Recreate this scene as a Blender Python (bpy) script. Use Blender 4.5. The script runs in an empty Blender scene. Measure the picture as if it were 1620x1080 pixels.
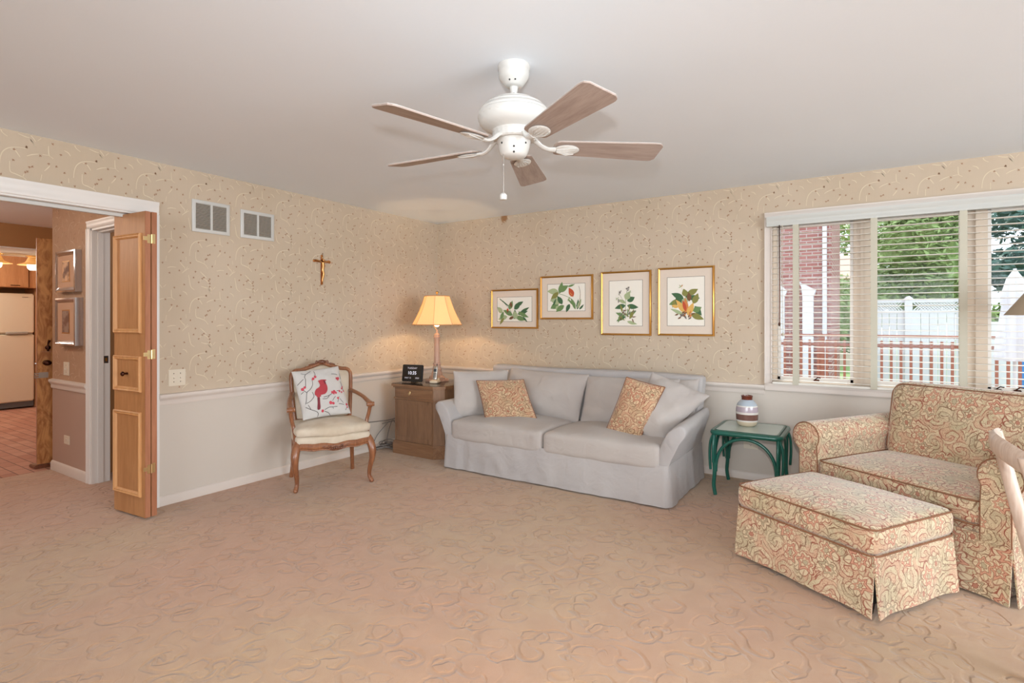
import bpy, bmesh, math, random
from mathutils import Vector, Matrix
PI = math.pi
R = math.radians
scene = bpy.context.scene
COL = scene.collection

# ------------------------------------------------------------------ camera, world, sun, lights, exposure
cam_d = bpy.data.cameras.new('camera')
cam_d.sensor_width = 36.0
cam_d.lens = 868.0 / 1620 * 36.0
cam_d.shift_y = -(540 - 505.2) / 1620
cam_d.clip_start = 0.05
cam_d.clip_end = 200
cam = bpy.data.objects.new('camera', cam_d)
COL.objects.link(cam)
cam.location = (4.223, -4.898, 1.328)
cam.rotation_euler = (R(90), 0, R(32.98))
scene.camera = cam

scene.view_settings.view_transform = 'Standard'
scene.view_settings.look = 'None'
scene.view_settings.gamma = 1
scene.view_settings.use_curve_mapping = False
EXPO = -0.18
scene.view_settings.exposure = EXPO
scene.cycles.use_denoising = True
scene.cycles.max_bounces = 8
scene.cycles.transparent_max_bounces = 12

world = bpy.data.worlds.new('sky')
scene.world = world
world.use_nodes = True
wn = world.node_tree
wn.nodes['Background'].inputs['Color'].default_value = (0.82, 0.92, 1.0, 1)
wn.nodes['Background'].inputs['Strength'].default_value = 2.8


def light(name, kind, loc, energy, color=(1, 1, 1), rot=(0, 0, 0), **kw):
    l = bpy.data.lights.new(name, kind)
    l.energy = energy
    l.color = color
    for k, v in kw.items():
        setattr(l, k, v)
    o = bpy.data.objects.new(name, l)
    o.location = loc
    o.rotation_euler = rot
    COL.objects.link(o)
    return o


light('sun', 'SUN', (5, 10, 12), 5.0, (1.0, 0.93, 0.82), (R(-48), 0, R(14)), angle=R(1.0))
# the flash on top of the photographer's camera (it throws the fan's shadow on the ceiling)
light('camera_flash', 'SPOT', (4.235, -4.94, 1.53), 200, (0.96, 0.98, 1.0), (R(80), 0, R(32.98)), shadow_soft_size=0.03, spot_size=R(130), spot_blend=1.0)
# added daylight fill at two made-up window openings behind the photographer
light('right_opening_fill', 'AREA', (8.58, -3.6, 1.45), 235, (0.84, 0.93, 1.0), (R(90), 0, R(90)), shape='RECTANGLE', size=3.2, size_y=1.9)
light('front_opening_fill', 'AREA', (4.2, -10.58, 1.45), 195, (0.84, 0.93, 1.0), (R(90), 0, 0), shape='RECTANGLE', size=5.0, size_y=1.9)

# ------------------------------------------------------------------ node helpers


class E:
    """a node socket with arithmetic"""
    def __init__(self, nt, s): self.nt, self.s = nt, s

    def m(self, op, *a):
        n = self.nt.nodes.new('ShaderNodeMath')
        n.operation = op
        for i, v in enumerate((self,) + a):
            if isinstance(v, E): self.nt.links.new(v.s, n.inputs[i])
            else: n.inputs[i].default_value = v
        return E(self.nt, n.outputs[0])
    def __add__(s, o): return s.m('ADD', o)
    def __sub__(s, o): return s.m('SUBTRACT', o)
    def __mul__(s, o): return s.m('MULTIPLY', o)
    def __truediv__(s, o): return s.m('DIVIDE', o)
    def sin(s): return s.m('SINE')
    def abs(s): return s.m('ABSOLUTE')
    def lo(s, o): return s.m('MINIMUM', o)
    def hi(s, o): return s.m('MAXIMUM', o)
    def ss(s, a, b, c=0.0, d=1.0):
        n = s.nt.nodes.new('ShaderNodeMapRange')
        n.interpolation_type = 'SMOOTHSTEP'
        s.nt.links.new(s.s, n.inputs[0])
        for i, v in enumerate((a, b, c, d)): n.inputs[i + 1].default_value = v
        return E(s.nt, n.outputs[0])
    def line(s, w): return s.abs().ss(w * 0.5, w, 1.0, 0.0)


class Mat:
    def __init__(self, name, rough=0.6, metal=0.0, color=(.5, .5, .5), spec=None, sheen=0.0, coat=0.0, trans=0.0):
        self.m = bpy.data.materials.new(name)
        self.m.use_nodes = True
        self.nt = self.m.node_tree
        self.b = self.nt.nodes['Principled BSDF']
        self.b.inputs['Roughness'].default_value = rough
        self.b.inputs['Metallic'].default_value = metal
        self.b.inputs['Base Color'].default_value = (*color, 1)
        if spec is not None: self.b.inputs['Specular IOR Level'].default_value = spec
        if sheen: self.b.inputs['Sheen Weight'].default_value = sheen
        if coat: self.b.inputs['Coat Weight'].default_value = coat
        if trans: self.b.inputs['Transmission Weight'].default_value = trans

    def node(self, t, **kw):
        n = self.nt.nodes.new(t)
        for k, v in kw.items(): setattr(n, k, v)
        return n

    def link(self, a, b): self.nt.links.new(a.s if isinstance(a, E) else a, b)

    def coord(self, kind='Object', scale=(1, 1, 1)):
        t = self.node('ShaderNodeTexCoord')
        mp = self.node('ShaderNodeMapping')
        mp.inputs['Scale'].default_value = scale
        self.link(t.outputs[kind], mp.inputs[0])
        return mp.outputs[0]

    def noise(self, vec, scale=5, detail=3, rough=0.5, dist=0.0):
        n = self.node('ShaderNodeTexNoise')
        n.inputs['Scale'].default_value = scale
        n.inputs['Detail'].default_value = detail
        n.inputs['Roughness'].default_value = rough
        n.inputs['Distortion'].default_value = dist
        self.link(vec, n.inputs['Vector'])
        return n

    def mix(self, fac, a, b):
        n = self.node('ShaderNodeMix', data_type='RGBA')
        if isinstance(fac, (int, float)): n.inputs[0].default_value = fac
        else: self.link(fac, n.inputs[0])
        for s, v in ((n.inputs[6], a), (n.inputs[7], b)):
            if isinstance(v, tuple): s.default_value = (*v[:3], 1)
            else: self.link(v, s)
        return n.outputs[2]

    def base(self, c):
        if isinstance(c, tuple): self.b.inputs['Base Color'].default_value = (*c[:3], 1)
        else: self.link(c, self.b.inputs['Base Color'])

    def bump(self, h, strength=0.3, dist=0.01):
        n = self.node('ShaderNodeBump')
        n.inputs['Strength'].default_value = strength
        n.inputs['Distance'].default_value = dist
        self.link(h, n.inputs['Height'])
        self.link(n.outputs[0], self.b.inputs['Normal'])


def srgb(r, g, b):
    f = lambda c: (c / 255 / 12.92) if c / 255 <= .04045 else ((c / 255 + .055) / 1.055) ** 2.4
    return (f(r), f(g), f(b))


def mk(name, c, rough=.6, metal=0, var=.06, vs=6.0, bump=0.0, bs=200.0, coord='Object', scale=(1, 1, 1), **kw):
    """plain colour with a slight noise variation and optional fine bump"""
    M = Mat(name, rough, metal, **kw)
    v = M.coord(coord, scale)
    n = M.noise(v, vs, 3)
    d = tuple(x * (1 - var) for x in c)
    l = tuple(min(1, x * (1 + var)) for x in c)
    M.base(M.mix(n.outputs['Fac'], d, l))
    if bump:
        n2 = M.noise(v, bs, 2)
        M.bump(n2.outputs['Fac'], bump, .002)
    return M.m


def wood(name, c1, c2, axis='z', rough=.4, scale=1.0, coat=0.0, fine=True):
    M = Mat(name, rough, coat=coat)
    s = {'x': (1.2, 14, 14), 'y': (14, 1.2, 14), 'z': (14, 14, 1.2)}[axis]
    v = M.coord('Object', tuple(k * scale for k in s))
    a = M.noise(v, 1.6, 5, .6, 1.2)
    b = M.noise(v, 9, 4, .6, .3)
    f = E(M.nt, a.outputs['Fac']) * .65 + E(M.nt, b.outputs['Fac']) * .35
    M.base(M.mix(f.ss(.32, .68), c1, c2))
    M.bump(b.outputs['Fac'], .12, .002)
    return M.m


def flat_uv(M, scale):
    t = M.node('ShaderNodeUVMap')
    mp = M.node('ShaderNodeMapping')
    mp.inputs['Scale'].default_value = (scale, scale, scale)
    M.link(t.outputs[0], mp.inputs[0])
    return mp.outputs[0]


def warp(M, v, s, amt):
    n = M.noise(v, s, 2)
    a = M.node('ShaderNodeVectorMath', operation='SUBTRACT')
    M.link(n.outputs['Color'], a.inputs[0])
    a.inputs[1].default_value = (.5, .5, .5)
    b = M.node('ShaderNodeVectorMath', operation='MULTIPLY_ADD')
    M.link(a.outputs[0], b.inputs[0])
    b.inputs[1].default_value = (amt, amt, 0)
    M.link(v, b.inputs[2])
    return b.outputs[0]


def vor_polar(M, v, rnd=.8, off=(0, 0, 0)):
    """2D voronoi cells -> polar coordinates about each cell's point, random colour"""
    o = M.node('ShaderNodeVectorMath', operation='ADD')
    M.link(v, o.inputs[0])
    o.inputs[1].default_value = off
    n = M.node('ShaderNodeTexVoronoi', voronoi_dimensions='2D', feature='F1')
    n.inputs['Scale'].default_value = 1
    n.inputs['Randomness'].default_value = rnd
    M.link(o.outputs[0], n.inputs['Vector'])
    d = M.node('ShaderNodeVectorMath', operation='SUBTRACT')
    M.link(o.outputs[0], d.inputs[0])
    M.link(n.outputs['Position'], d.inputs[1])
    sx = M.node('ShaderNodeSeparateXYZ')
    M.link(d.outputs[0], sx.inputs[0])
    x, y = E(M.nt, sx.outputs[0]), E(M.nt, sx.outputs[1])
    r = (x * x + y * y).m('SQRT')
    th = y.m('ARCTAN2', x)
    sc = M.node('ShaderNodeSeparateColor')
    M.link(n.outputs['Color'], sc.inputs[0])
    return x, y, r, th, E(M.nt, sc.outputs[0]), E(M.nt, sc.outputs[1])


def floral(name, bg1, bg2, red, green, pink, scale=7.0):
    M = Mat(name, .8, sheen=.45, spec=.3)
    v0 = flat_uv(M, scale)
    v = warp(M, v0, .8, .6)
    x, y, r, th, c1, c2 = vor_polar(M, v, .75)
    th = th + c2 * 6.28
    drop = (th + c1 * 9.0).sin() * .22 + 1.0       # off-centre, teardrop-shaped blooms
    rb = r * drop
    rr = rb / (((th * 3.5).sin().abs() * .30) + .78)
    rr2 = rb / (((th * 3.0).sin().abs() * -.42) + 1.10)
    n_bg = E(M.nt, M.noise(v0, .7, 2).outputs['Fac'])
    nn = E(M.nt, M.noise(v, 2.4, 2, .5, .9).outputs['Fac'])
    hue = E(M.nt, M.noise(v0, .9, 2).outputs['Fac']).ss(.45, .60)
    sel = c2.ss(.5, .52)
    isf = c1.ss(.30, .31)
    x2, y2, r2, t2, d1, d2 = vor_polar(M, warp(M, v, 1.6, .4), .9, (3.3, 1.7, 0))
    sp = (t2 + r2 * 15.0 + d1 * 6.28).sin()
    l_sp = sp.line(.40)
    l_n = ((nn * 40.0).sin()).line(.50)
    l_back = (l_sp * r2.ss(.04, .08)).hi(l_n * .8)
    fill_back = (sp.ss(.2, .6) * .5)
    in_f = rr.ss(.44, .45, 1, 0) * isf
    out_f = in_f * -1 + 1
    rings = (rr - .445).line(.030).hi((rr2 - .33).line(.026)).hi((rr2 - .21).line(.024)).hi((rr - .10).line(.020))
    ray = ((th * 7).sin()).line(.36) * rr.ss(.22, .25) * rr.ss(.40, .42, 1, 0)
    l_fl = rings.hi(ray * .7)
    bg = M.mix(n_bg.ss(.4, .6), bg1, bg2)
    sage = tuple(.4 * a + .6 * b for a, b in zip(green, bg1))
    bg = M.mix(fill_back * hue, bg, sage)
    bg = M.mix(fill_back * (hue * -1 + 1), bg, pink)
    fl = M.mix(rr2.ss(.33, .34, 1, 0), bg1, M.mix(sel, pink, sage))
    fl = M.mix(rr2.ss(.20, .21, 1, 0), fl, bg1)
    fl = M.mix(rr.ss(.09, .10, 1, 0), fl, M.mix(sel, sage, M.mix(.5, red, pink)))
    c = M.mix(in_f, bg, fl)
    dk = M.mix(.45, green, red)
    lines = M.mix(hue, red, dk)
    lm = (l_back * out_f).hi(l_fl * in_f).hi((rr - .445).line(.034) * isf)
    fade = E(M.nt, M.noise(v0, 1.7, 2).outputs['Fac']).ss(.3, .6, .62, .97)
    M.base(M.mix(lm * fade, c, lines))
    wv = M.noise(M.coord('Object'), 260, 2)
    M.bump(E(M.nt, wv.outputs['Fac']) + lm * .4, .2, .002)
    return M.m


def emis(name, c, s):
    M = Mat(name)
    M.b.inputs['Emission Color'].default_value = (*c, 1)
    M.b.inputs['Emission Strength'].default_value = s
    M.base(c)
    return M.m


MT = {}
MT['paper'] = None


def wallpaper(name, c, c2):
    M = Mat(name, .75, spec=.2)
    v = M.coord('Object')
    n = M.noise(v, 1.3, 3)
    st = M.noise(M.coord('Object', (160, 160, 6)), 1.0, 2)
    f = E(M.nt, n.outputs['Fac']).ss(.35, .65) * .7 + E(M.nt, st.outputs['Fac']) * .3
    col = M.mix(f, c, c2)
    # a brown damp stain at the ceiling line of the back wall
    sx = M.node('ShaderNodeSeparateXYZ')
    g = M.node('ShaderNodeNewGeometry')
    M.link(g.outputs['Position'], sx.inputs[0])
    X, Y, Z = (E(M.nt, sx.outputs[i]) for i in range(3))
    dx = (X - .945) * 1.25
    dz = (Z - 2.42) * .95
    d = (dx * dx + dz * dz).m('SQRT')
    dn = d + (E(M.nt, M.noise(v, 30, 2).outputs['Fac']) - .5) * .03
    sp = dn.ss(.03, .07, .8, 0) * Y.ss(-.02, -.01)
    M.base(M.mix(sp, col, srgb(150, 100, 50)))
    M.bump(st.outputs['Fac'], .05, .001)
    return M.m


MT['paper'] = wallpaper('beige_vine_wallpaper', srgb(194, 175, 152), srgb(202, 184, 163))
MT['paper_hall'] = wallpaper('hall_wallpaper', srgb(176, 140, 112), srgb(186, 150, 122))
MT['stroke'] = mk('wallpaper_cream_vine', srgb(216, 201, 174), .6, var=.02)
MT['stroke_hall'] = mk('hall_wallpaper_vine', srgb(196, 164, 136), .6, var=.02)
MT['leafdot'] = mk('wallpaper_brown_leaf', srgb(158, 120, 92), .7, var=.1)
MT['leafdot_hall'] = mk('hall_wallpaper_leaf', srgb(158, 120, 96), .7, var=.1)
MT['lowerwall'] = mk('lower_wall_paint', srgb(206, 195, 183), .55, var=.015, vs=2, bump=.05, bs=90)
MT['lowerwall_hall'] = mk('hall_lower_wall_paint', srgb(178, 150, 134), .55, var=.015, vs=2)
MT['trim'] = mk('trim_paint', srgb(216, 204, 194), .38, var=.015)
MT['trimwhite'] = mk('white_trim_paint', srgb(226, 220, 214), .35, var=.01)
MT['ceil'] = mk('ceiling_paint', srgb(236, 243, 250), .85, var=.02, vs=1.3, bump=.12, bs=60)
MT['kitpaint'] = mk('kitchen_tan_paint', srgb(170, 124, 78), .6, var=.02)
MT['white'] = mk('white_enamel', srgb(205, 203, 198), .35, var=.01)
MT['cream'] = mk('cream_plastic', srgb(226, 214, 196), .35, var=.01)
MT['plate'] = mk('switch_plate', srgb(222, 210, 190), .35, var=.01)
MT['dark'] = mk('dark_hole', (.02, .018, .016), .6, var=.1)
MT['black'] = mk('black_plastic', (.018, .017, .017), .25, var=.1)
MT['brass'] = mk('brass', srgb(200, 150, 80), .25, 1.0, var=.08)
MT['brasspale'] = mk('pale_brass', srgb(226, 200, 150), .3, 1.0, var=.05)
MT['gold'] = mk('gilt_frame', srgb(205, 152, 78), .28, .85, var=.12)
MT['bronze'] = mk('bronze_knob', srgb(74, 44, 34), .2, .9, var=.1)
MT['nickel'] = mk('brushed_nickel', srgb(190, 184, 176), .3, 1.0, var=.05)
MT['silver'] = mk('silver_frame', srgb(205, 205, 210), .18, .9, var=.04)
MT['mat'] = mk('picture_mat', srgb(222, 206, 190), .8, var=.02, vs=30)
MT['artpaper'] = mk('art_paper', srgb(240, 234, 222), .8, var=.02, vs=30)
MT['inkline'] = mk('ink_line', srgb(70, 56, 48), .7)
MT['linen'] = None


def fabric(name, c, c2, rough=.85, vs=3.0, weave=700):
    M = Mat(name, rough, sheen=.2, spec=.2)
    v = M.coord('Object')
    n = M.noise(v, vs, 3)
    w = M.noise(M.coord('Object', (1, 1, 1)), weave, 2)
    M.base(M.mix(E(M.nt, n.outputs['Fac']).ss(.3, .7), c, c2))
    wr = M.noise(v, 7, 3, .5, .6)
    M.bump(E(M.nt, w.outputs['Fac']) * .15 + E(M.nt, wr.outputs['Fac']) * 1.0, .6, .03)
    return M.m


MT['linen'] = fabric('grey_linen_slipcover', srgb(184, 178, 176), srgb(192, 186, 183))
MT['linenwarm'] = fabric('warm_grey_linen', srgb(186, 176, 170), srgb(193, 184, 177))
MT['velvet'] = fabric('cream_velvet', srgb(206, 188, 164), srgb(226, 212, 192), vs=6)
MT['pillowwhite'] = fabric('white_cotton_canvas', srgb(208, 203, 198), srgb(214, 209, 204))
MT['floral'] = floral('floral_upholstery', srgb(216, 196, 162), srgb(204, 188, 152), srgb(150, 76, 56), srgb(112, 112, 82), srgb(208, 156, 128), 8.5)
MT['paisley'] = floral('paisley_pillow_cloth', srgb(206, 178, 142), srgb(194, 162, 126), srgb(132, 64, 44), srgb(104, 90, 62), srgb(196, 140, 110), 9.5)
MT['welt'] = mk('welt_piping', srgb(136, 92, 64), .8, var=.2, vs=60)
MT['honey'] = wood('honey_maple_door', srgb(162, 110, 66), srgb(182, 130, 84), 'z', .45, coat=.05)
MT['honeyx'] = wood('honey_maple_rail', srgb(170, 110, 62), srgb(190, 132, 80), 'x', .35, coat=.2)
MT['redwood'] = wood('door_edge_wood', srgb(160, 102, 72), srgb(178, 120, 88), 'z', .4)
MT['molding'] = wood('door_molding_wood', srgb(190, 134, 82), srgb(206, 152, 98), 'z', .5)
MT['oak'] = wood('oak_cabinet', srgb(122, 90, 66), srgb(146, 110, 82), 'z', .38, coat=.25)
MT['oakx'] = wood('oak_cabinet_top', srgb(124, 88, 62), srgb(150, 112, 82), 'x', .3, coat=.3)
MT['walnut'] = wood('carved_fruitwood', srgb(122, 74, 48), srgb(162, 106, 70), 'z', .32, 2.0, coat=.3)
MT['carve'] = wood('dark_carving', srgb(94, 52, 32), srgb(134, 78, 48), 'z', .35, 2.0, coat=.3)
MT['pickled'] = wood('pickled_pale_wood', srgb(196, 168, 148), srgb(222, 202, 186), 'z', .4, coat=.2)
MT['lampwood'] = wood('whitewashed_pink_wood', srgb(176, 136, 116), srgb(202, 168, 148), 'z', .5)
MT['blade'] = wood('fan_blade_ash', srgb(150, 132, 122), srgb(174, 157, 147), 'x', .5, 1.4)
MT['green'] = mk('green_lacquer_rattan', srgb(24, 92, 78), .28, var=.12, vs=30, coat=.3)
MT['kitcab'] = wood('kitchen_cabinet_wood', srgb(190, 132, 88), srgb(206, 150, 104), 'z', .4)
MT['fridge'] = mk('almond_fridge_enamel', srgb(228, 212, 188), .3, var=.01, bump=.05, bs=300)
MT['shade'] = None


def burl():
    M = Mat('burl_veneer_door', .55, spec=.25)
    v = M.coord('Object', (6, 6, 2.2))
    n = M.noise(v, 2.2, 5, .6, 1.6)
    M.base(M.mix(E(M.nt, n.outputs['Fac']).ss(.35, .65), srgb(150, 92, 46), srgb(196, 138, 80)))
    return M.m


MT['burl'] = burl()


def shade_mat(name, c, e, tr=.5):
    M = Mat(name, .8)
    M.base(c)
    n = M.noise(M.coord('Object'), 300, 2)
    M.bump(n.outputs['Fac'], .05, .001)
    t = M.node('ShaderNodeBsdfTranslucent')
    t.inputs[0].default_value = (*c, 1)
    mx = M.node('ShaderNodeMixShader')
    mx.inputs[0].default_value = tr
    M.link(M.b.outputs[0], mx.inputs[1])
    M.link(t.outputs[0], mx.inputs[2])
    M.link(mx.outputs[0], M.nt.nodes['Material Output'].inputs[0])
    return M.m


MT['shade'] = shade_mat('silk_lamp_shade', srgb(246, 226, 190), 0)
MT['shade2'] = shade_mat('taupe_lamp_shade', srgb(190, 172, 148), 0, .15)
MT['pendshade'] = shade_mat('pendant_shade', srgb(245, 220, 175), 0)
MT['bulb'] = emis('lit_bulb', (1.0, .72, .42), 8)
MT['kbulb'] = emis('kitchen_bulb', (1.0, .86, .62), 2.2)


def glassmat(name, tint=(1, 1, 1), amt=.12, rough=.02, refl=.8):
    m = bpy.data.materials.new(name)
    m.use_nodes = True
    nt = m.node_tree
    nt.nodes.clear()
    o = nt.nodes.new('ShaderNodeOutputMaterial')
    t = nt.nodes.new('ShaderNodeBsdfTransparent')
    t.inputs[0].default_value = (*tint, 1)
    g = nt.nodes.new('ShaderNodeBsdfGlossy')
    g.inputs['Roughness'].default_value = rough
    fr = nt.nodes.new('ShaderNodeFresnel')
    fr.inputs[0].default_value = 1.45
    mm = nt.nodes.new('ShaderNodeMath')
    mm.operation = 'MULTIPLY_ADD'
    mm.inputs[1].default_value = refl
    mm.inputs[2].default_value = amt
    nt.links.new(fr.outputs[0], mm.inputs[0])
    mx = nt.nodes.new('ShaderNodeMixShader')
    nt.links.new(mm.outputs[0], mx.inputs[0])
    nt.links.new(t.outputs[0], mx.inputs[1])
    nt.links.new(g.outputs[0], mx.inputs[2])
    nt.links.new(mx.outputs[0], o.inputs[0])
    return m


MT['glass'] = glassmat('window_glass', (.98, .99, 1), .0, .02, .3)
MT['topglass'] = glassmat('frosted_table_glass', (.72, .80, .76), .22, .06)
MT['picglass'] = glassmat('picture_glass', (1, 1, 1), .01, .1)


def carpet():
    M = Mat('sculpted_carpet', .95, sheen=.35, spec=.1)
    v = M.coord('Object', (5.4, 5.4, 1))
    w = warp(M, v, .8, .8)
    w = warp(M, w, 3.5, .10)
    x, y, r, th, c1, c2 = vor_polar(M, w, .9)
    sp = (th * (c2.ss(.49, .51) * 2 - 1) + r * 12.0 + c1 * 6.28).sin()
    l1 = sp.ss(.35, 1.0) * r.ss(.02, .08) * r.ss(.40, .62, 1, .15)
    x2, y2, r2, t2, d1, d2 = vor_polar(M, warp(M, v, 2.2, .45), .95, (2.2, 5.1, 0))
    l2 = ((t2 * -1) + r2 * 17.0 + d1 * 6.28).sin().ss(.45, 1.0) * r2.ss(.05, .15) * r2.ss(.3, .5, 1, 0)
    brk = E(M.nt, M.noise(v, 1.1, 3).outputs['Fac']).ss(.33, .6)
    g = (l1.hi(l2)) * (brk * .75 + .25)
    big = E(M.nt, M.noise(M.coord('Object'), .55, 3).outputs['Fac']).ss(.36, .64)
    mid = E(M.nt, M.noise(M.coord('Object', (9, 9, 9)), 1, 3).outputs['Fac']).ss(.3, .7)
    fine = E(M.nt, M.noise(M.coord('Object'), 420, 2).outputs['Fac'])
    c = M.mix(big, srgb(199, 152, 122), srgb(196, 163, 126))
    c = M.mix(mid * .4, c, srgb(180, 138, 106))
    c = M.mix(g * .17, c, srgb(142, 108, 82))  # shade of the carved grooves painted into the pile colour
    c = M.mix(fine.ss(.3, .7) * .30, c, srgb(152, 118, 92))
    M.base(c)
    h = (g * -1.6) + fine * .5 + mid * .25
    M.bump(h, .55, .009)
    return M.m


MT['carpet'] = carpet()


def bricks(name, c1, c2, mortar, scale, bw=.5, rh=.25, coord='Object', rot=(0, 0, 0), off=.5, msize=.02):
    M = Mat(name, .7)
    t = M.node('ShaderNodeTexCoord')
    mp = M.node('ShaderNodeMapping')
    mp.inputs['Rotation'].default_value = rot
    M.link(t.outputs[coord], mp.inputs[0])
    b = M.node('ShaderNodeTexBrick')
    b.offset = off
    b.inputs['Scale'].default_value = scale
    b.inputs['Brick Width'].default_value = bw
    b.inputs['Row Height'].default_value = rh
    b.inputs['Mortar Size'].default_value = msize
    b.inputs['Color1'].default_value = (*c1, 1)
    b.inputs['Color2'].default_value = (*c2, 1)
    b.inputs['Mortar'].default_value = (*mortar, 1)
    M.link(mp.outputs[0], b.inputs['Vector'])
    M.base(b.outputs['Color'])
    M.bump(E(M.nt, b.outputs['Fac']) * -1.0, .3, .004)
    return M.m


MT['brickfloor'] = bricks('kitchen_brick_floor', srgb(176, 118, 96), srgb(194, 142, 118), srgb(110, 72, 58), 1.0, .21, .105, rot=(0, 0, 0), msize=.004)
MT['brickwall'] = bricks('exterior_brick', srgb(150, 92, 84), srgb(166, 112, 104), srgb(180, 160, 154), 1.0, .21, .075, rot=(R(-90), 0, 0), msize=.01)
MT['deckwood'] = wood('deck_boards', srgb(150, 128, 116), srgb(172, 150, 136), 'x', .8)
MT['railwood'] = wood('railing_redwood', srgb(150, 92, 72), srgb(178, 116, 94), 'x', .6)
MT['vinyl'] = mk('white_vinyl', srgb(216, 216, 220), .5, var=.01)
MT['leaf'] = mk('tree_leaf', srgb(138, 158, 96), .6, var=.6, vs=1.5)
MT['leafblue'] = mk('spruce_leaf', srgb(92, 122, 112), .6, var=.45, vs=1.5)
MT['bark'] = mk('bark', srgb(92, 74, 60), .9, var=.3)
MT['grass'] = mk('lawn', srgb(120, 146, 84), .9, var=.25, vs=4)
MT['roof'] = mk('neighbour_roof', srgb(196, 160, 140), .9, var=.1)
MT['siding'] = mk('neighbour_siding', srgb(222, 208, 196), .7, var=.03)
MT['blue'] = mk('blue_plastic', srgb(60, 130, 200), .4)
MT['cable'] = mk('grey_cable', srgb(110, 104, 100), .5)
MT['canvas'] = fabric('umbrella_canvas', srgb(236, 236, 240), srgb(226, 226, 232))
MT['tape'] = mk('blind_ladder_tape', srgb(196, 190, 172), .8, var=.03, bump=.1, bs=400)
MT['slat'] = mk('blind_slat_white', srgb(230, 224, 214), .4, var=.02)
MT['winwood'] = mk('window_frame_paint', srgb(214, 196, 176), .45, var=.03)

# ------------------------------------------------------------------ mesh builder


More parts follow.
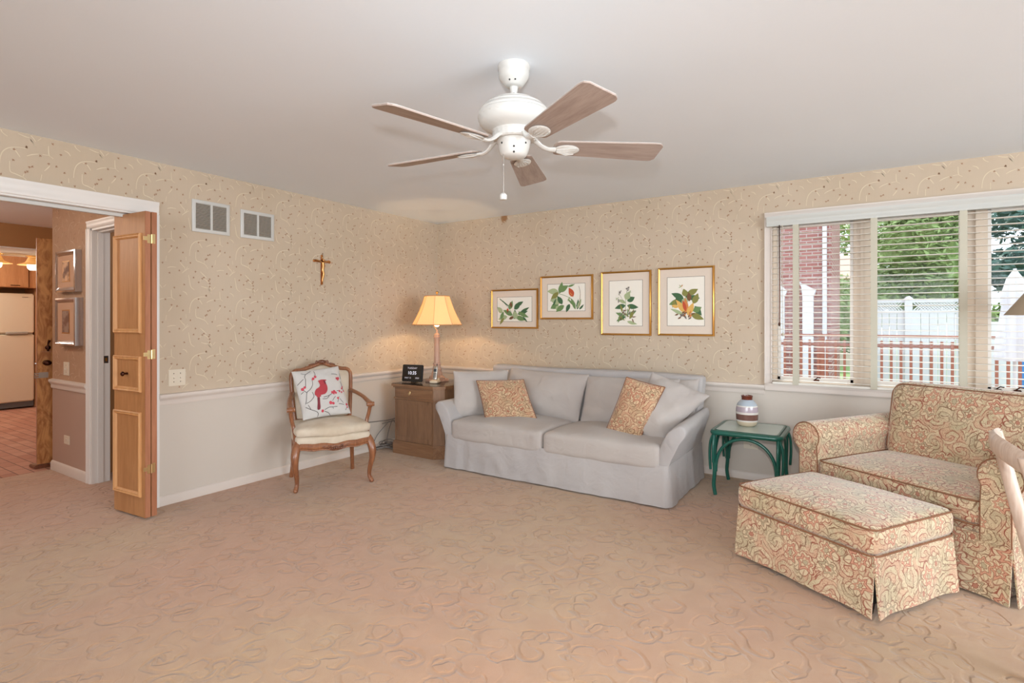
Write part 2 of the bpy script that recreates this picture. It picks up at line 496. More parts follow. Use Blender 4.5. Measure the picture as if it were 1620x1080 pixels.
class MB:
    def __init__(self):
        self.bm = bmesh.new()

    def _new(self, n0): 
        self.bm.verts.ensure_lookup_table()
        return self.bm.verts[n0:]

    def box(self, x0, x1, y0, y1, z0, z1, bev=0.0, mat=0, rot=None, seg=2):
        bm = self.bm
        n0, f0 = len(bm.verts), len(bm.faces)
        r = bmesh.ops.create_cube(bm, size=1)
        for v in r['verts']:
            v.co = Vector(((v.co.x + .5) * (x1 - x0) + x0, (v.co.y + .5) * (y1 - y0) + y0, (v.co.z + .5) * (z1 - z0) + z0))
        if bev > 0:
            es = list({e for v in r['verts'] for e in v.link_edges})
            bmesh.ops.bevel(bm, geom=es, offset=bev, segments=seg, affect='EDGES', clamp_overlap=True)
        bm.faces.ensure_lookup_table()
        for f in bm.faces[f0:]: f.material_index = mat
        if rot is not None:
            c = Vector(((x0 + x1) / 2, (y0 + y1) / 2, (z0 + z1) / 2))
            for v in self._new(n0): v.co = rot @ (v.co - c) + c
        return self

    def rbox(self, c, half, r, cuts=10, crown=0.0, fn=None, mat=0, rot=None, crownb=0.0):
        bm = self.bm
        n0, f0 = len(bm.verts), len(bm.faces)
        res = bmesh.ops.create_cube(bm, size=2)
        es = list({e for v in res['verts'] for e in v.link_edges})
        bmesh.ops.subdivide_edges(bm, edges=es, cuts=cuts, use_grid_fill=True)
        hx, hy, hz = half
        r = min(r, hx * .999, hy * .999, hz * .999)
        for v in self._new(n0):
            p = [math.sin(k * PI / 2) if abs(k) < .999 else (1 if k > 0 else -1) for k in v.co]
            q = Vector((p[0] * hx, p[1] * hy, p[2] * hz))
            inn = Vector((max(-hx + r, min(hx - r, q.x)), max(-hy + r, min(hy - r, q.y)), max(-hz + r, min(hz - r, q.z))))
            d = q - inn
            if d.length > 1e-9: q = inn + d.normalized() * r
            k = (1 - (q.x / hx) ** 2) * (1 - (q.y / hy) ** 2)
            if q.z > 0: q.z += crown * k * (q.z / hz)
            elif crownb: q.z -= crownb * k
            if fn: q = fn(q)
            if rot is not None: q = rot @ q
            v.co = q + Vector(c)
        bm.faces.ensure_lookup_table()
        for f in bm.faces[f0:]: f.material_index = mat
        return self

    def tube(self, pts, rad, n=10, mat=0, closed=False, sx=1.0, sy=1.0, up=None):
        bm = self.bm
        pts = [Vector(p) for p in pts]
        m = len(pts)
        if not isinstance(rad, (list, tuple)): rad = [rad] * m
        tang = []
        for i in range(m):
            a = pts[(i - 1) % m] if (closed or i > 0) else pts[i]
            b = pts[(i + 1) % m] if (closed or i < m - 1) else pts[i]
            t = (b - a)
            tang.append(t.normalized() if t.length > 1e-9 else Vector((0, 0, 1)))
        u = Vector(up) if up else (Vector((0, 0, 1)) if abs(tang[0].z) < .9 else Vector((1, 0, 0)))
        rings = []
        for i in range(m):
            t = tang[i]
            if up: u = Vector(up)
            u = (u - t * u.dot(t))
            u = u.normalized() if u.length > 1e-6 else t.orthogonal().normalized()
            w = t.cross(u).normalized()
            ring = []
            for k in range(n):
                a = 2 * PI * k / n
                ring.append(bm.verts.new(pts[i] + (u * math.cos(a) * sy + w * math.sin(a) * sx) * rad[i]))
            rings.append(ring)
        fs = []
        for i in range(m if closed else m - 1):
            A, B = rings[i], rings[(i + 1) % m]
            for k in range(n):
                fs.append(bm.faces.new((A[k], A[(k + 1) % n], B[(k + 1) % n], B[k])))
        if not closed:
            fs.append(bm.faces.new(rings[0][::-1]))
            fs.append(bm.faces.new(rings[-1]))
        for f in fs: f.material_index = mat
        return self

    def lathe(self, prof, c=(0, 0, 0), n=32, mat=0, cap=True, sq=1.0, flute=0, fd=0.0, twist=0.0):
        bm = self.bm
        rings = []
        z0 = prof[0][1]
        for r, z in prof:
            ring = []
            for k in range(n):
                a = 2 * PI * k / n + twist * (z - z0)
                rr = r * (1 + (fd * math.cos(flute * a) if flute else 0))
                ring.append(bm.verts.new((c[0] + rr * math.cos(2 * PI * k / n), c[1] + rr * math.sin(2 * PI * k / n) * sq, c[2] + z)))
            rings.append(ring)
        fs = []
        for A, B in zip(rings, rings[1:]):
            for k in range(n):
                fs.append(bm.faces.new((A[k], A[(k + 1) % n], B[(k + 1) % n], B[k])))
        if cap:
            fs.append(bm.faces.new(rings[0][::-1]))
            fs.append(bm.faces.new(rings[-1]))
        for f in fs: f.material_index = mat
        return self

    def sphere(self, c, r, sc=(1, 1, 1), u=16, v=10, mat=0):
        f0 = len(self.bm.faces)
        M = Matrix.Translation(Vector(c)) @ Matrix.Diagonal((sc[0], sc[1], sc[2], 1))
        bmesh.ops.create_uvsphere(self.bm, u_segments=u, v_segments=v, radius=r, matrix=M)
        self.bm.faces.ensure_lookup_table()
        for f in self.bm.faces[f0:]: f.material_index = mat
        return self

    def prism(self, poly, fn, d0, d1, mat=0):
        """poly (a,b) extruded from d0 to d1; fn(a,b,d) -> xyz"""
        bm = self.bm
        A = [bm.verts.new(fn(a, b, d0)) for a, b in poly]
        B = [bm.verts.new(fn(a, b, d1)) for a, b in poly]
        n = len(poly)
        fs = [bm.faces.new(A[::-1]), bm.faces.new(B)]
        for k in range(n): fs.append(bm.faces.new((A[k], A[(k + 1) % n], B[(k + 1) % n], B[k])))
        for f in fs: f.material_index = mat
        return self

    def loft(self, secs, mat=0, close=True, cap=True):
        bm = self.bm
        rs = [[bm.verts.new(p) for p in s] for s in secs]
        n = len(rs[0])
        fs = []
        for A, B in zip(rs, rs[1:]):
            for k in range(n if close else n - 1):
                fs.append(bm.faces.new((A[k], A[(k + 1) % n], B[(k + 1) % n], B[k])))
        if cap:
            fs.append(bm.faces.new(rs[0][::-1]))
            fs.append(bm.faces.new(rs[-1]))
        for f in fs: f.material_index = mat
        return self

    def grid(self, fn, nu, nv, thick=0.0, mat=0):
        bm = self.bm
        f0 = len(bm.faces)
        V = [[bm.verts.new(fn(i / nu, j / nv)) for j in range(nv + 1)] for i in range(nu + 1)]
        fs = []
        for i in range(nu):
            for j in range(nv):
                fs.append(bm.faces.new((V[i][j], V[i + 1][j], V[i + 1][j + 1], V[i][j + 1])))
        if thick:
            bmesh.ops.recalc_face_normals(bm, faces=fs)
            bmesh.ops.solidify(bm, geom=fs, thickness=thick)
        bm.faces.ensure_lookup_table()
        for f in bm.faces[f0:]: f.material_index = mat
        return self

    def poly(self, pts, mat=0):
        f = self.bm.faces.new([self.bm.verts.new(p) for p in pts])
        f.material_index = mat
        return self

    def obj(self, name, mats, parent=None, world=False, loc=None, smooth=35, uv=False, recalc=True):
        bm = self.bm
        if world and parent is not None:
            W, p = Matrix.Identity(4), parent
            while p is not None:
                W = Matrix.Translation(p.location) @ p.rotation_euler.to_matrix().to_4x4() @ W
                p = p.parent
            inv = W.inverted()
            for v in bm.verts: v.co = inv @ v.co
        if loc is not None:
            for v in bm.verts: v.co -= Vector(loc)
        if recalc: bmesh.ops.recalc_face_normals(bm, faces=bm.faces[:])
        if uv:
            L = bm.loops.layers.uv.new('UVMap')
            bm.normal_update()
            for f in bm.faces:
                a = [abs(k) for k in f.normal]
                ax = a.index(max(a))
                for lp in f.loops:
                    c = lp.vert.co
                    lp[L].uv = ((c.y, c.z + .37) if ax == 0 else (c.x, c.z + .13) if ax == 1 else (c.x, c.y + .71))
        me = bpy.data.meshes.new(name)
        bm.to_mesh(me)
        bm.free()
        if not isinstance(mats, (list, tuple)): mats = [mats]
        for m in mats: me.materials.append(MT[m] if isinstance(m, str) else m)
        if smooth:
            for p in me.polygons: p.use_smooth = True
            me.set_sharp_from_angle(angle=R(smooth))
        o = bpy.data.objects.new(name, me)
        COL.objects.link(o)
        if loc is not None: o.location = loc
        if parent is not None: o.parent = parent
        return o


def tag(o, label, cat, group=None, kind=None):
    if label: o['label'] = label
    if cat: o['category'] = cat
    if group: o['group'] = group
    if kind: o['kind'] = kind
    return o


def thing(name, label, cat, loc, rz=0.0, group=None):
    o = bpy.data.objects.new(name, None)
    o.empty_display_size = .1
    COL.objects.link(o)
    o.location = loc
    o.rotation_euler = (0, 0, rz)
    return tag(o, label, cat, group)


def struct(mb, name, mats, label=None, **kw):
    o = mb.obj(name, mats, **kw)
    o['kind'] = 'structure'
    if label: o['label'] = label
    return o


def text_mesh(s, size):
    cu = bpy.data.curves.new('lettering', 'FONT')
    cu.body = s
    cu.size = size
    cu.align_x = 'CENTER'
    cu.align_y = 'CENTER'
    cu.extrude = .0003
    o = bpy.data.objects.new('lettering', cu)
    me = bpy.data.meshes.new_from_object(o)
    bpy.data.objects.remove(o)
    return me


def catmull(pts, n=6, closed=False):
    P = [Vector(p) for p in pts]
    out = []
    m = len(P)
    for i in range(m if closed else m - 1):
        p0 = P[(i - 1) % m] if (closed or i > 0) else P[0]
        p1, p2 = P[i], P[(i + 1) % m]
        p3 = P[(i + 2) % m] if (closed or i < m - 2) else P[-1]
        for k in range(n):
            t = k / n
            out.append(.5 * ((2 * p1) + (p2 - p0) * t + (2 * p0 - 5 * p1 + 4 * p2 - p3) * t * t + (3 * p1 - p0 - 3 * p2 + p3) * t ** 3))
    if not closed: out.append(P[-1])
    return out


def lerp(a, b, t): return a + (b - a) * t


def radii(keys, n):
    out = []
    for i in range(n):
        t = i / (n - 1) * (len(keys) - 1)
        k = min(int(t), len(keys) - 2)
        out.append(lerp(keys[k], keys[k + 1], t - k))
    return out


# ------------------------------------------------------------------ wallpaper pattern
S_ = [
    [(270, 25), (272, 105), (283, 135)], [(225, 122), (272, 122)], [(280, 130), (307, 152)],
    [(390, 50), (422, 68), (440, 100)], [(280, 230), (265, 255), (240, 290)], [(220, 330), (212, 395)],
    [(465, 330), (470, 260), (485, 200), (510, 165), (540, 145), (600, 132), (650, 135)],
    [(540, 160), (570, 165), (592, 200), (606, 228)], [(535, 280), (538, 380), (580, 405), (640, 440), (675, 495)],
    [(625, 435), (635, 395)], [(360, 405), (390, 450), (412, 475), (410, 500)], [(385, 545), (420, 510), (460, 485)],
    [(420, 505), (445, 465)], [(585, 530), (620, 570), (660, 615)], [(455, 570), (465, 640), (480, 720), (520, 760)],
    [(670, 700), (700, 740), (720, 775)], [(680, 35), (715, 95)], [(230, 475), (270, 465), (320, 470)],
    [(75, 570), (110, 590), (135, 625)], [(50, 665), (100, 685), (130, 690)], [(135, 705), (165, 750)],
    [(190, 710), (215, 680)], [(425, 340), (428, 390)], [(655, 210), (690, 190), (740, 175)], [(583, 655), (592, 630)]]
D_ = [(213, 135), (365, 95), (270, 205), (325, 228), (130, 262), (388, 285), (95, 325), (185, 415), (365, 390), (563, 262), (690, 308),
      (655, 370), (480, 420), (565, 165), (658, 115), (360, 510), (525, 530), (250, 545), (140, 605), (505, 600), (625, 600), (690, 635),
      (565, 660), (690, 690), (412, 685), (298, 725), (143, 675), (105, 788), (62, 575)]
cellc = lambda p: ((p[0] - 213) / 544, 1 - (p[1] - 135 - .0956 * (p[0] - 213)) / 722)
CW, CH = .354, .425


def paper_pattern(mb, fn, u0, u1, v0, v1, holes, ms, md, uo=0.0, vo=0.0):
    """vines and leaves of the wallpaper laid on the wall surface fn(u,v,lift)"""
    rnd = random.Random(5)
    ok = lambda u, v: u0 + .004 < u < u1 - .004 and v0 + .004 < v < v1 - .004 and not any(a - .004 < u < b + .004 and c - .004 < v < d + .004 for a, b, c, d in holes)
    strokes = []
    for s in S_:
        p = [Vector((*cellc(q), 0)) for q in s]
        p = [Vector((q.x * CW, q.y * CH, 0)) for q in p]
        strokes.append(catmull(p, 4) if len(p) > 2 else p)
    dots = [(cellc(q)[0] * CW, cellc(q)[1] * CH) for q in D_]
    dots = [(x, y, rnd.uniform(0, 6.28)) for x, y in dots]
    for i in range(int((u0 - uo) / CW) - 2, int((u1 - uo) / CW) + 2):
        for j in range(int((v0 - vo) / CH) - 2, int((v1 - vo) / CH) + 2):
            ox, oy = uo + i * CW, vo + j * CH
            for s in strokes:
                n = len(s)
                for k in range(n - 1):
                    a, b = s[k], s[k + 1]
                    au, av, bu, bv = a.x + ox, a.y + oy, b.x + ox, b.y + oy
                    if not (ok(au, av) and ok(bu, bv)): continue
                    d = Vector((bu - au, bv - av, 0)).normalized()
                    w0 = .0030 * (1 - .5 * abs(2 * k / max(1, n - 1) - 1))
                    w1 = .0030 * (1 - .5 * abs(2 * (k + 1) / max(1, n - 1) - 1))
                    nx, ny = -d.y, d.x
                    mb.poly([fn(au - nx * w0, av - ny * w0, .0008), fn(bu - nx * w1, bv - ny * w1, .0008),
                             fn(bu + nx * w1, bv + ny * w1, .0008), fn(au + nx * w0, av + ny * w0, .0008)], ms)
            for x, y, a in dots:
                cu, cv = x + ox, y + oy
                if not (ok(cu, cv) and ok(cu + .012, cv) and ok(cu - .012, cv) and ok(cu, cv - .012) and ok(cu, cv + .012)): continue
                for q in range(3):
                    t = a + (q - 1) * 1.0
                    L = .0130 if q == 1 else .0095
                    dx, dy = math.cos(t), math.sin(t)
                    px, py = -dy * .0026, dx * .0026
                    mb.poly([fn(cu - dx * .002, cv - dy * .002, .001), fn(cu + dx * L * .5 + px, cv + dy * L * .5 + py, .001),
                             fn(cu + dx * L, cv + dy * L, .001), fn(cu + dx * L * .5 - px, cv + dy * L * .5 - py, .001)], md)


# ------------------------------------------------------------------ room shell
H = 2.44
XR, YF = 8.5, -10.5       # far right and front (behind camera) walls
SP = .76                 # paint / paper split
OY0, OY1, OZ = -4.95, -3.09, 2.065   # folding-door opening in the left wall

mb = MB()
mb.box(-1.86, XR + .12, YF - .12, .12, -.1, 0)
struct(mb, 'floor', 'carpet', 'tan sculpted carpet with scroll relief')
mb = MB()
mb.box(-6.9, -1.86, -5.2, -1.55, -.1, -.004)
struct(mb, 'floor_kitchen', 'brickfloor', 'running-bond brick floor of the kitchen')
mb = MB()
mb.box(-7.0, XR + .12, YF - .12, .12, H, H + .1)
struct(mb, 'ceiling', 'ceil')

mb = MB()  # left wall
for y0, y1 in ((OY1, 0.0), (YF, OY0)):
    mb.box(-.12, 0, y0, y1, 0, SP, mat=1)
    mb.box(-.12, 0, y0, y1, SP, H, mat=0)
mb.box(-.12, 0, OY0, OY1, OZ, H, mat=0)
paper_pattern(mb, lambda u, v, l: Vector((l, u, v)), -5.6, 0, .8, H, [(OY0, OY1 + .09, 0, OZ + .09), (-2.771, -2.482, 1.983, 2.225), (-2.394, -2.10, 1.983, 2.213)], 2, 3, -2.95, 1.90)
struct(mb, 'wall_left', ['paper', 'lowerwall', 'stroke', 'leafdot'], smooth=0)

WX0, WX1, WZ0, WZ1 = 3.57, 6.2, .80, 2.14
mb = MB()  # back wall with the window opening
for a, b, c, d in ((-.12, WX0, 0, H), (WX1, XR + .12, 0, H), (WX0, WX1, 0, WZ0), (WX0, WX1, WZ1, H)):
    if c < SP:
        mb.box(a, b, 0, .14, c, SP, mat=1)
        if d > SP: mb.box(a, b, 0, .14, SP, d, mat=0)
    else:
        mb.box(a, b, 0, .14, c, d, mat=0)
paper_pattern(mb, lambda u, v, l: Vector((u, -l, v)), 0, XR, .8, H, [(3.514, WX1 + .06, .74, 2.2)], 2, 3, .11, 1.90)
struct(mb, 'wall_back', ['paper', 'lowerwall', 'stroke', 'leafdot'], smooth=0)

mb = MB()  # right wall, behind the photographer's right shoulder, with an opening added for the fill light
for a, b, c, d in ((YF, -5.2, 0, H), (-2.0, 0, 0, H), (-5.2, -2.0, 0, .5), (-5.2, -2.0, 2.4, H)):
    mb.box(XR, XR + .12, a, b, c, d)
struct(mb, 'wall_right', ['lowerwall'], smooth=0)
mb = MB()  # wall behind the photographer, with a made-up opening where the fill light sits
for a, b, c, d in ((0, 1.7, 0, H), (6.7, XR, 0, H), (1.7, 6.7, 0, .5), (1.7, 6.7, 2.4, H)):
    mb.box(a, b, YF - .12, YF, c, d)
struct(mb, 'wall_front', ['lowerwall'], smooth=0)

# hall beyond the folding door
HY = -3.03
mb = MB()
DX0, DX1, DZ = -1.04, -.22, 2.06
for a, b, c, d in ((-1.86, DX0, 0, H), (DX1, -.12, 0, H), (DX0, DX1, DZ, H)):
    if c < SP:
        mb.box(a, b, HY, HY + .12, c, SP, mat=1)
        mb.box(a, b, HY, HY + .12, SP, d, mat=0)
    else:
        mb.box(a, b, HY, HY + .12, c, d, mat=0)
paper_pattern(mb, lambda u, v, l: Vector((u, HY - l, v)), -1.86, -.12, .81, H, [(DX0 - .08, DX1 + .08, 0, DZ + .08)], 2, 3, .1, 1.7)
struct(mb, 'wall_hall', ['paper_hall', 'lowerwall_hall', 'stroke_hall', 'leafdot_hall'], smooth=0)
mb = MB()
mb.box(-1.98, -1.86, -5.2, -4.3, 0, H)
mb.box(-1.86, -.12, -5.2, -5.08, 0, H)
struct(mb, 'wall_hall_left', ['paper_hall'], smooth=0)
mb = MB()  # small room behind the hall door
mb.box(-1.3, -.12, -1.62, -1.5, 0, H)
mb.box(-1.42, -1.3, HY + .12, -1.5, 0, H)
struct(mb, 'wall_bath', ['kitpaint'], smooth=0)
# kitchen
mb = MB()
mb.box(-7.0, -6.88, -5.2, -1.5, 0, H)
struct(mb, 'wall_kitchen_back', ['kitpaint'], smooth=0)
mb = MB()
mb.box(-7.0, -1.98, -5.32, -5.2, 0, H)
struct(mb, 'wall_kitchen_left', ['kitpaint'], smooth=0)
mb = MB()
mb.box(-7.0, -2.4, -1.62, -1.5, 0, H)
mb.box(-2.4, -1.3, -2.33, -2.25, 0, H)
struct(mb, 'wall_kitchen_right', ['kitpaint'], smooth=0)
mb = MB()  # dropped soffit beam, white underside
mb.box(-5.25, -4.12, -5.2, -1.62, 2.17, H, mat=0)
mb.box(-5.25, -4.121, -5.2, -1.62, 2.162, 2.17, mat=1)
struct(mb, 'trim_soffit', ['kitpaint', 'ceil'], smooth=0)

# chair rails, baseboards, casings
def rail_profile():
    return [(0, .715), (.008, .715), (.012, .728), (.010, .745), (.016, .756), (.026, .766), (.030, .780), (.026, .792), (.0, .797)]


def run(mb, prof, p0, p1, nrm, mat=0):
    """extrude a (depth,height) profile from p0 to p1 on a wall with normal nrm"""
    n = Vector(nrm)
    secs = [[Vector(p) + n * d + Vector((0, 0, h)) for d, h in prof] for p in (p0, p1)]
    mb.loft(secs, mat)


def casing_prof(w, t=.02):
    return [(0, 0), (0, t * .55), (w * .12, t * .8), (w * .25, t * .6), (w * .45, t * .72), (w * .7, t * .72), (w * .82, t), (w, t), (w, 0)]


def cas(mb, path, nrm, w=.09, t=.02):
    """flat casing along straight segments: path of (p0,p1,outward dir)"""
    n = Vector(nrm)
    for p0, p1, od in path:
        o = Vector(od)
        mb.loft([[Vector(p) + o * a + n * b for a, b in casing_prof(w, t)] for p in (p0, p1)])


BP = [(0, 0), (.013, 0), (.013, .05), (.009, .06), (.004, .066), (0, .068)]
BPH = [(0, 0), (.015, 0), (.015, .062), (.009, .074), (.004, .08), (0, .082)]
for nm, p0, p1, n in (('left', (0, OY1 + .09, 0), (0, -.0, 0), (1, 0, 0)), ('back', (0, 0, 0), (3.514, 0, 0), (0, -1, 0))):
    mb = MB()
    run(mb, rail_profile(), p0, p1, n)
    struct(mb, 'trim_rail_' + nm, 'trim', smooth=50)
mb = MB()
run(mb, rail_profile(), (WX1 + .06, 0, 0), (XR, 0, 0), (0, -1, 0))
struct(mb, 'trim_rail_right', 'trim', smooth=50)
mb = MB()
run(mb, BP, (0, OY1 + .09, 0), (0, 0, 0), (1, 0, 0))
struct(mb, 'baseboard_left', 'trim', smooth=50)
mb = MB()
run(mb, BP, (0, 0, 0), (XR, 0, 0), (0, -1, 0))
struct(mb, 'baseboard_back', 'trim', smooth=50)
mb = MB()
run(mb, BPH, (-1.86, HY, 0), (DX0 - .06, HY, 0), (0, -1, 0))
struct(mb, 'baseboard_hall', 'trim', smooth=50)
mb = MB()
run(mb, rail_profile(), (-1.865, HY, .008), (DX0 - .06, HY, .008), (0, -1, 0))
struct(mb, 'trim_rail_hall', 'trim', smooth=50)
mb = MB()
cas(mb, [((0, OY0 - .09, OZ), (0, OY1 + .09, OZ), (0, 0, 1)), ((0, OY1, 0), (0, OY1, OZ), (0, 1, 0)), ((0, OY0, 0), (0, OY0, OZ), (0, -1, 0))], (1, 0, 0))
mb.box(-.12, 0, OY0, OY1, OZ - .012, OZ)
mb.box(-.12, 0, OY1 - .012, OY1, 0, OZ)
mb.box(-.12, 0, OY0, OY0 + .012, 0, OZ)
struct(mb, 'trim_opening', 'trimwhite', smooth=50)
mb = MB()
mb.box(-.095, -.055, OY0 + .02, OY1 - .02, OZ - .035, OZ - .0125, .003)
struct(mb, 'trim_track', 'white', smooth=50)
mb = MB()
cas(mb, [((DX0, HY, 0), (DX0, HY, DZ), (-1, 0, 0)), ((DX0 - .06, HY, DZ), (DX1 + .06, HY, DZ), (0, 0, 1)), ((DX1, HY, 0), (DX1, HY, DZ), (1, 0, 0))], (0, -1, 0), .06, .018)
mb.box(DX0 - .0, DX0 + .016, HY - .004, HY + .125, 0, DZ)
mb.box(DX1 - .016, DX1, HY - .004, HY + .125, 0, DZ)
mb.box(DX0, DX1, HY - .004, HY + .125, DZ - .016, DZ)
mb.box(DX0 + .016, DX0 + .028, HY + .035, HY + .075, 0, DZ - .016, .002)   # door stop
mb.box(DX0 + .016, DX1 - .016, HY + .035, HY + .075, DZ - .028, DZ - .016, .002)
struct(mb, 'trim_hall_door', 'trimwhite', smooth=50)
mb = MB()
mb.box(DX0 + .016, DX0 + .0185, HY + .08, HY + .112, .97, 1.03, .001)
mb.box(DX0 + .0165, DX0 + .0192, HY + .089, HY + .103, .985, 1.015, mat=1)
tag(mb.obj('strike_plate', ['brass', 'dark']), 'small brass strike plate on the white hall door jamb', 'door hardware')
mb = MB()
mb.box(-2.12, -1.98, -3.12, -2.3, -.004, .028, .006)
struct(mb, 'trim_threshold', [MT['carve']], smooth=50)

# ------------------------------------------------------------------ window
win = thing('window_1', None, None, (4.885, 0, WZ0))
win['kind'] = 'structure'
mb = MB()
cas(mb, [((WX0, 0, WZ0 + .01), (WX0, 0, WZ1), (-1, 0, 0)), ((WX0 - .056, 0, WZ1), (WX1 + .056, 0, WZ1), (0, 0, 1)),
         ((WX1, 0, WZ0 + .01), (WX1, 0, WZ1), (1, 0, 0))], (0, -1, 0), .056, .022)
mb.box(WX0 - .056, WX1 + .056, -.03, 0, .754, .81, .006)
mb.box(WX0 - .04, WX1 + .04, -.045, .06, .795, .812, .006)
mb.obj('casing', 'trim', win, world=True, smooth=50)
mb = MB()
for a, b, c, d in ((WX0, WX0 + .03, WZ0, WZ1), (WX1 - .03, WX1, WZ0, WZ1), (WX0, WX1, WZ0, WZ0 + .03), (WX0, WX1, WZ1 - .03, WZ1)):
    mb.box(a, b, .02, .14, c, d, .003)
mb.obj('window_frame', 'winwood', win, world=True, smooth=50)
panes = [(3.60, 4.128), (4.242, 4.80), (4.915, 5.50), (5.61, 6.17)]
for a, b in ((4.128, 4.242), (4.80, 4.915), (5.50, 5.61)):
    mb = MB()
    mb.box(a, a + .05, .055, .12, WZ0 + .03, WZ1 - .03, .004)
    mb.box(b - .05, b, .055, .12, WZ0 + .03, WZ1 - .03, .004)
    mb.box(a + .045, b - .045, .035, .13, WZ0 + .03, WZ1 - .03, .004)
    mb.obj('mullion', 'winwood', win, world=True, smooth=50)
for a, b in panes:
    mb = MB()
    for x0, x1, z0, z1 in ((a, a + .022, WZ0 + .03, WZ1 - .03), (b - .022, b, WZ0 + .03, WZ1 - .03), (a, b, WZ0 + .03, WZ0 + .065), (a, b, WZ1 - .06, WZ1 - .03)):
        mb.box(x0, x1, .075, .105, z0, z1, .003)
    sash = mb.obj('sash', 'trimwhite', win, world=True, smooth=50)
    mb = MB()
    mb.box(a + .02, b - .02, .088, .092, WZ0 + .06, WZ1 - .055)
    mb.obj('pane', 'glass', sash, world=True, smooth=0)
for x in (3.86, 4.95, 5.05):
    mb = MB()
    mb.box(x, x + .04, .062, .076, WZ0 + .034, WZ0 + .052, .003)
    mb.tube([(x + .01, .066, WZ0 + .05), (x + .03, .052, WZ0 + .07), (x + .05, .05, WZ0 + .066)], .004, 6)
    mb.obj('crank_handle', 'bronze', win, world=True)

# venetian blind
bl = thing('window_blind', 'wide white slatted venetian blind with cloth tapes hung over the window', 'blind', (4.885, -.03, 2.07))
BX0, BX1 = 3.555, 6.215
mb = MB()
prof = [(-.012, 2.075), (-.062, 2.075), (-.066, 2.09), (-.060, 2.105), (-.066, 2.12), (-.072, 2.14), (-.074, 2.152), (-.012, 2.152)]
mb.loft([[Vector((x, d, h)) for d, h in prof] for x in (BX0 - .02, BX1 + .02)])
mb.obj('valance', mk('valance_paint', srgb(196, 196, 190), .4, var=.01), bl, world=True, smooth=50)
nsl = 28
s0 = None
for i in range(nsl):
    z = .845 + i * (2.055 - .845) / (nsl - 1)
    if s0 is None:
        mb = MB()
        sec = [(-.025, .0), (-.012, .0022), (0, .003), (.012, .0022), (.025, 0), (.025, -.0025), (0, .0005), (-.025, -.0025)]
        mb.loft([[Vector((x, -.032 + d, z + h)) for d, h in sec] for x in (BX0 + .02, BX1 - .02)])
        s0 = mb.obj('slat', 'slat', bl, world=True, smooth=50)
        zz = z
    else:
        s = s0.copy()
        COL.objects.link(s)
        s.parent = bl
        s.location = (0, 0, z - zz)
mb = MB()
mb.box(BX0 + .02, BX1 - .02, -.057, -.007, .812, .828, .004)
mb.obj('bottom_rail', 'slat', bl, world=True, smooth=50)
for x in (3.745, 4.26, 4.772, 5.285, 5.80):
    mb = MB()
    mb.box(x - .021, x + .021, -.0605, -.0585, .812, 2.08)
    mb.box(x - .021, x + .021, -.0055, -.0035, .812, 2.08)
    mb.obj('ladder_tape', 'tape', bl, world=True, smooth=0)
mb = MB()
mb.tube([(3.63, -.068, 2.08), (3.632, -.07, 1.6), (3.63, -.068, 1.30)], .004, 6)
mb.sphere((3.63, -.068, 1.29), .008, (1, 1, 2))
mb.obj('tilt_cord', 'bronze', bl, world=True)
mb = MB()
mb.tube([(3.652, -.066, 2.08), (3.65, -.068, 1.8), (3.656, -.068, 1.22)], .0025, 6)
mb.sphere((3.656, -.068, 1.21), .008, (1, 1, 2))
mb.obj('lift_cord', 'tape', bl, world=True)

# ------------------------------------------------------------------ pillows


def pillow_mesh(mb, TL, TR, BL, BR, t, n=18, pinch=.05, wr=.004, seed=1, mat=0, box=0.0):
    TL, TR, BL, BR = map(Vector, (TL, TR, BL, BR))
    nrm = (TR - TL).cross(BL - TL).normalized()   # points away from the viewer side
    rnd = random.Random(seed)
    ph = [rnd.uniform(0, 6) for _ in range(6)]
    bm = mb.bm
    def P(i, j, side):
        s, q = math.sin(((i / n) - .5) * PI), math.sin(((j / n) - .5) * PI)
        s2 = s * (1 - pinch * (1 - q * q))
        q2 = q * (1 - pinch * (1 - s * s))
        u, v = (s2 + 1) / 2, (q2 + 1) / 2
        p = (TL * (1 - u) + TR * u) * (1 - v) + (BL * (1 - u) + BR * u) * v
        k = max(0.0, (1 - s * s) * (1 - q * q))
        h = t / 2 * (k ** .5) * 1.0
        if box: h = max(h, min(box / 2, box / 2 * (k * 60) ** .5))
        h += wr * k ** .25 * (math.sin(5 * s + 3 * q + ph[0]) + math.sin(9 * q - 4 * s + ph[1]) * .6 + math.sin(13 * s * q + ph[2]) * .6)
        if k == 0: h = 0
        return p + nrm * h * side
    V = {}
    for side in (-1, 1):
        for i in range(n + 1):
            for j in range(n + 1):
                if side == 1 and (i in (0, n) or j in (0, n)): V[(1, i, j)] = V[(-1, i, j)]
                else: V[(side, i, j)] = bm.verts.new(P(i, j, side))
        for i in range(n):
            for j in range(n):
                f = bm.faces.new((V[(side, i, j)], V[(side, i + 1, j)], V[(side, i + 1, j + 1)], V[(side, i, j + 1)]))
                f.material_index = mat
    edge = [V[(-1, i, 0)].co.copy() for i in range(n)] + [V[(-1, n, j)].co.copy() for j in range(n)] + \
           [V[(-1, n - i, n)].co.copy() for i in range(n)] + [V[(-1, 0, n - j)].co.copy() for j in range(n)]
    return edge, P


def pillow(name, label, cat, corners, t, mat, piping=None, group=None, **kw):
    c = sum((Vector(p) for p in corners), Vector()) / 4
    mb = MB()
    edge, P = pillow_mesh(mb, *corners, t, **kw)
    o = mb.obj(name, mat, loc=c, smooth=60, uv=True)
    tag(o, label, cat, group)
    if piping:
        mb = MB()
        mb.tube(edge, .0045, 6, closed=True)
        mb.obj('piping', piping, o, world=True, smooth=60)
    return o, c, P


# ------------------------------------------------------------------ sofa
sofa = thing('sofa', 'light grey slipcovered two-seat sofa with flared arms against the back wall', 'sofa', (2.04, -.62, 0))


